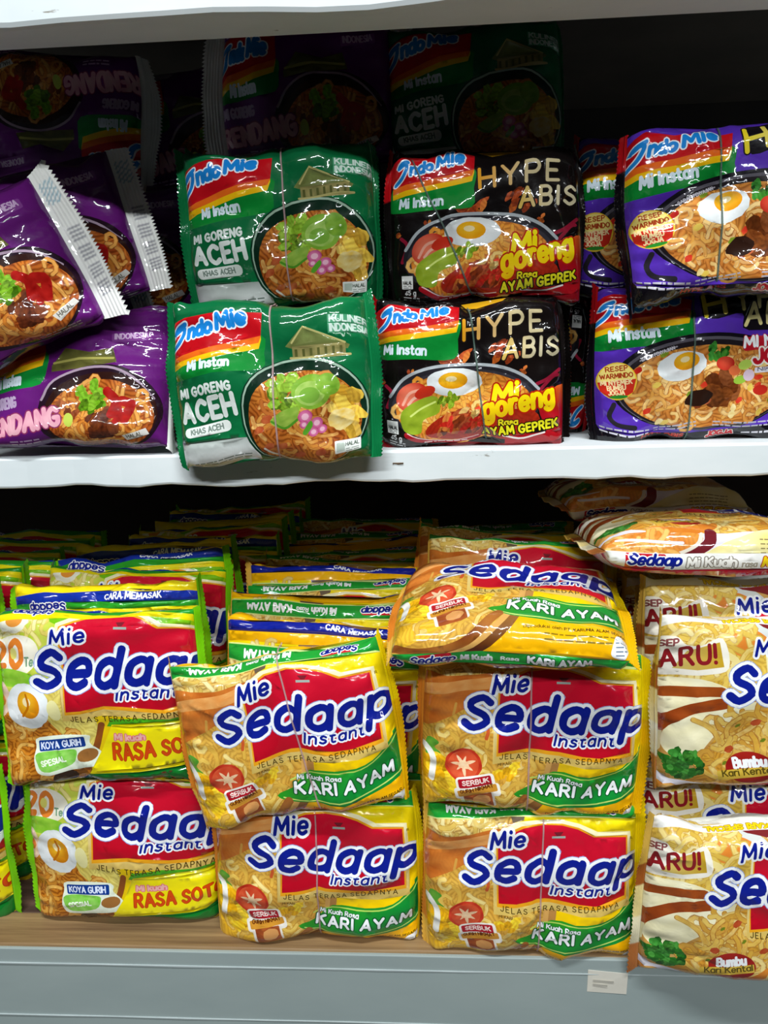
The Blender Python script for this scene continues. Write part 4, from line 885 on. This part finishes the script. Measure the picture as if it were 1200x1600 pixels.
ORD = ['first', 'second', 'third', 'fourth', 'fifth', 'sixth', 'seventh', 'eighth', 'ninth', 'tenth', 'eleventh']
RJ = random.Random(4)
def row(kind, x, y, z, n, first, text, seeds, dx=0, dz=0, step=33, lean=0, jit=1., group=None, zj=3., rolls=(0.,)):
    """packets standing one behind the other; first = place in the row of the first one built here"""
    for i in range(n):
        packet(kind, x+dx*i+RJ.uniform(-5, 5)*jit, y+step*i, z+dz*i+RJ.uniform(0, zj)*jit, text % ORD[first-1+i], tilt=RJ.uniform(-4, 4)*jit, lean=lean+RJ.uniform(-1, 1)*jit, yaw=RJ.uniform(-2, 2)*jit, seed=seeds[i % len(seeds)], fold=(RJ.choice([-60, -25]), RJ.choice([-60, 20])), group=group, crease=34, fat=.86, warp=.7, roll=rolls[i % len(rolls)])

def front(kind, x, yf, z, label, string=None, **kw):
    A = ART[kind]; r = packet(kind, x, yf+A.T/2, z, label, **kw)
    if string:
        u0, sl, m, lab, dep = string
        prm = {k: v for k, v in kw.items() if k in ('fat', 'lump', 'pleat', 'crease', 'cramp', 'tie', 'sag', 'bend', 'tieslope', 'bite', 'arch', 'warp', 'roll')}
        tie(r, kind, kw['seed'], u0, sl, dep, m, lab, prm)
    return r
UB = -60.                                                    # top of the middle shelf board
GU = 'fried noodle packets on the middle shelf'; GL = 'soup noodle packets on the lower shelf'
# --- middle shelf: green packets
front('aceh', -90, -25, UB+42, 'green noodle packet reading Aceh, lower of two, resting on the white shelf edge', (3, 0, M_STR_P, 'pinkish string down the middle of the lower green packet', 16), seed=21, tilt=1, lean=7, fold=(-30, -10), group=GU, tie=3., crease=46, cramp=1.4, fat=1.05)
front('aceh', -87, 14, UB+133, 'green noodle packet reading Aceh, upper of two in the green stack', (4, 0, M_STR_P, 'pinkish string down the middle of the upper green packet', 16), seed=22, tilt=2, lean=3, fold=(-20, -50), group=GU, tie=4., crease=48, cramp=1.5)
row('aceh', -90, 42, UB+45, 3, 2, 'green noodle packet standing %s from the front in the lower green bundle', (21, 22), step=30, jit=.3, group=GU)
row('aceh', -88, 56, UB+137, 2, 2, 'green noodle packet standing %s from the front in the upper green bundle', (22, 21), step=30, jit=.3, group=GU)
# black packets
front('geprek', 25, 8, UB+43, 'black noodle packet with fried egg, lower of two on the white shelf', (5, -.11, M_STR_G, 'greenish string down the lower black packet', 16), seed=31, tilt=1, lean=2, group=GU, tie=5., tieslope=-.11, crease=40)
front('geprek', 36, 20, UB+129, 'black noodle packet with fried egg, upper of two in the black stack', (-26, -.42, M_STR_G, 'greenish slanting string on the upper black packet', 16), seed=32, tilt=1, lean=4, group=GU, tie=-26., tieslope=-.42, crease=40)
row('geprek', 28, 52, UB+43, 1, 2, 'black noodle packet standing %s from the front in the lower black bundle', (31, 32), step=30, jit=.3, group=GU)
packet('geprek', 52, 82, UB+44, 'upside-down black noodle packet peeping out right of the lower black bundle', seed=32, flip=True, group=GU, yaw=-2, tie=-26., tieslope=-.42, crease=40)
row('geprek', 38, 64, UB+132, 2, 2, 'black noodle packet standing %s from the front in the upper black bundle', (32, 31), step=30, jit=.3, group=GU)
# purple packets
front('jogja', 160, 16, UB+45, 'purple noodle packet with round yellow badge, lower of two beside the black packets', (-2, .03, M_STR_G, 'greenish string down the lower purple packet', 16), seed=41, tilt=1, lean=2, group=GU, tie=-2., tieslope=.03, crease=40)
front('jogja', 170, -8, UB+129, 'purple noodle packet with round yellow badge, upper of two beside the black packets', (-9, .03, M_STR_G, 'greenish string down the upper purple packet', 16), seed=43, tilt=2, lean=6, group=GU, tie=-9., tieslope=.03, crease=40)
row('jogja', 168, 62, UB+45, 2, 2, 'purple noodle packet standing %s from the front in the lower purple bundle', (41, 42), step=30, jit=.3, group=GU)
packet('jogja', 150, 58, UB+134, 'shaded purple noodle packet showing between the upper black and upper purple packets', seed=41, group=GU, tilt=-1, tie=-2., tieslope=.03, crease=40)
packet('jogja', 172, 90, UB+136, 'purple noodle packet at the back of the upper purple bundle', seed=43, group=GU, tie=-9., tieslope=.03, crease=40)
# violet packets at the left, two of them leaning
front('rendang', -218, 6, UB+47, 'violet noodle packet lying back against others at the left end of the white shelf', seed=51, tilt=1, lean=25, fold=(-60, -80), group=GU, crease=36, roll=-9.)
packet('rendang', -264, 0, UB+101, 'violet noodle packet tipped to the left, its white seal strip nearest the front', seed=52, tilt=24, lean=7, yaw=10, group=GU, fold=(-10, 5), crease=36)
packet('rendang', -246, 46, UB+130, 'violet noodle packet tipped to the left, second white seal strip from the left', seed=53, tilt=14, lean=5, yaw=12, group=GU, fold=(-10, 5), crease=36)
packet('rendang', -256, 84, UB+56, 'violet noodle packet standing behind the one lying back on the shelf', seed=53, tilt=16, lean=6, yaw=8, group=GU, fold=(-10, 5), crease=36)
packet('rendang', -220, 126, UB+45, 'violet noodle packet third from the shelf edge in the lower violet pile', seed=52, tilt=-2, lean=3, group=GU, fold=(-10, 5), crease=36)
packet('rendang', -228, 134, UB+136, 'violet noodle packet upright behind the two tipped ones', seed=51, tilt=0, lean=2, group=GU, fold=(-60, -80), crease=36)
# dark third tier at the back
packet('rendang', -262, 134, UB+228, 'upside-down violet noodle packet in the shade at the upper left corner', seed=51, flip=True, tilt=-4, lean=4, group=GU, fold=(-60, -80), crease=36)
packet('rendang', -176, 172, UB+226, 'violet noodle packet in deep shade left of the upright dark violet one', seed=52, tilt=6, lean=4, yaw=6, group=GU, fold=(-10, 5), crease=36)
packet('rendang', -78, 100, UB+226, 'violet noodle packet in deep shade directly above the green packets', seed=53, tilt=0, lean=4, group=GU, fold=(-10, 5), crease=36)
packet('aceh', 34, 100, UB+220, 'green noodle packet in deep shade directly above the black packets', seed=22, tilt=2, lean=5, group=GU, fold=(-20, -50), tie=4., crease=48, cramp=1.5)

# --- lower shelf
LB = -385.
KW = dict(group=GL)
front('soto', -214, -12, LB+56, 'yellow green soup noodle packet reading Rasa Soto, bottom packet at the left front', seed=61, tilt=-1, lean=3, fold=(-20, -55), crease=58, cramp=1.6, **KW)
front('soto', -217, -18, LB+168, 'yellow green soup noodle packet reading Rasa Soto, stacked second from the board at the left', seed=62, tilt=1, lean=5, fold=(-30, 20), crease=58, cramp=1.6, **KW)
front('soto', -365, -14, LB+56, 'green edged soup noodle packet cut by the left picture border, bottom tier', seed=62, tilt=0, lean=2, fold=(-30, 20), crease=58, cramp=1.6, **KW)
front('soto', -372, -14, LB+170, 'green edged soup noodle packet cut by the left picture border, second tier', seed=61, tilt=0, lean=2, fold=(-20, -55), crease=58, cramp=1.6, **KW)
SS = (63, 64, 65)
row('soto', -226, 38, LB+56, 9, 2, 'yellow green soup noodle packet %s from the front in the bottom left row', SS, jit=.5, **KW)
row('soto', -223, 38, LB+171, 4, 2, 'yellow green soup noodle packet %s from the front in the upper left row', SS, jit=1, lean=4, zj=5, dz=1.5, rolls=(-17., 2., -9.), **KW)
row('soto', -196, 172, LB+173, 5, 6, 'shaded yellow green soup noodle packet %s from the front in the upper left row', SS, jit=1, lean=3, rolls=(-12., 4., -20.), **KW)
row('soto', -368, 38, LB+172, 6, 2, 'soup noodle packet %s from the front in the row at the far left border', SS, jit=1, lean=3, **KW)
row('soto', -370, 38, LB+56, 7, 2, 'soup noodle packet %s from the front in the bottom row at the far left border', SS, jit=.5, **KW)
front('kari', -79, -26, LB+50, 'yellow chicken curry noodle packet, bottom packet of the left curry stack', (2, -.02, M_STR_P, 'faint string on the bottom left curry packet', 16), seed=71, tilt=-1, lean=3, tie=2., tieslope=-.02, crease=58, cramp=1.6, **KW)
front('kari', -90, -36, LB+151, 'yellow chicken curry noodle packet tipped up at its right end, upper left curry stack', (8, -.10, M_STR_P, 'pinkish string across the tipped upper left curry packet', 16), seed=72, tilt=8, lean=5, tie=8., tieslope=-.10, crease=58, cramp=1.6, **KW)
SK = (73, 74, 75)
row('kari', -76, 24, LB+51, 9, 2, 'yellow chicken curry packet %s from the front in the bottom left curry row', SK, jit=.5, **KW)
row('kari', -74, 22, LB+154, 5, 2, 'yellow chicken curry packet %s from the front in the upper left curry row', SK, jit=1, lean=5, zj=6, dz=2., rolls=(-22., -8., 0., -18., 4.), **KW)
row('kari', -68, 190, LB+160, 4, 7, 'shaded yellow chicken curry packet %s from the front in the upper left curry row', SK, jit=1, lean=5, zj=8, rolls=(4., -14., 0.), **KW)
front('kari', 60, -36, LB+50, 'yellow chicken curry noodle packet, bottom packet of the right curry stack', (6, .04, M_STR_P, 'faint string on the bottom right curry packet', 16), seed=76, tilt=.5, lean=3, fold=(-60, 10), tie=6., tieslope=.04, crease=58, cramp=1.6, **KW)
front('kari', 60, -34, LB+152, 'yellow chicken curry noodle packet, upright second packet of the right curry stack', (-2, 0., M_STR_P, 'pinkish string down the upper right curry packet', 16), seed=77, tilt=-2, lean=4, fold=(-60, 20), tie=-2., tieslope=0., crease=58, cramp=1.6, **KW)
row('kari', 64, 14, LB+51, 9, 2, 'yellow chicken curry packet %s from the front in the bottom right curry row', SK, jit=.5, **KW)
row('kari', 62, 16, LB+151, 2, 2, 'yellow chicken curry packet %s from the front in the upper right curry row', SK, jit=.5, lean=4, zj=1, **KW)
packet('kari', 62, 118, LB+113, 'yellow chicken curry packet lying flat unseen in the right curry row, lower of two', seed=74, lean=90, fat=.6, lump=.7, **KW)
packet('kari', 64, 118, LB+133, 'yellow chicken curry packet lying flat unseen in the right curry row, upper of two', seed=75, lean=90, fat=.6, lump=.7, **KW)
row('kari', 60, 84, LB+193, 2, 4, 'yellow chicken curry packet %s from the front, rising behind the one lying flat', SK, jit=1, lean=4, rolls=(6.,), **KW)
row('kari', 70, 190, LB+157, 4, 6, 'shaded yellow chicken curry packet %s from the front in the upper right curry row', SK, jit=1, lean=4, rolls=(0., -16., 5.), **KW)
packet('kari', 46, -8, LB+224, 'yellow chicken curry noodle packet lying flat face up on the right curry stack', seed=78, lean=83, yaw=-5, tilt=0, fold=(-40, -20), crease=58, cramp=1.6, fat=1.25, roll=6., **KW)
# special curry, cream coloured
front('special', 193, -54, LB+51, 'cream coloured special curry packet hanging over the shelf edge at the lower right', seed=81, tilt=-1, lean=4, fold=(20, -55), crease=58, cramp=1.6, **KW)
packet('special', 200, -5, LB+69, 'cream coloured special curry packet just behind the one hanging over the edge', seed=82, tilt=0, lean=4, crease=46, **KW)
front('special', 198, -46, LB+177, 'cream coloured special curry packet, nearest of the upper tier at the right', seed=83, tilt=0, lean=4, fold=(-75, -55), crease=46, **KW)
packet('special', 200, 4, LB+189, 'cream coloured special curry packet right behind the nearest upper one', seed=82, tilt=1, lean=4, crease=46, **KW)
row('special', 206, 36, LB+52, 7, 3, 'cream coloured special curry packet %s from the front in the bottom right row', (84, 82, 83), jit=.5, **KW)
row('special', 206, 42, LB+168, 6, 3, 'cream coloured special curry packet %s from the front in the upper right row', (82, 83, 84), jit=.5, zj=1, **KW)
packet('special', 166, 26, LB+260, 'cream coloured special curry packet lying flat on the right row, foot strip facing out', seed=85, lean=95, yaw=-1, tilt=0, fold=(-10, -50), crease=40, fat=1.15, lump=.8, warp=.6, roll=7., **KW)
packet('special', 162, 144, LB+266, 'cream coloured special curry packet lying flat farther back under the white board', seed=86, lean=94, yaw=2, tilt=0, fold=(-10, -50), crease=40, roll=5., **KW)
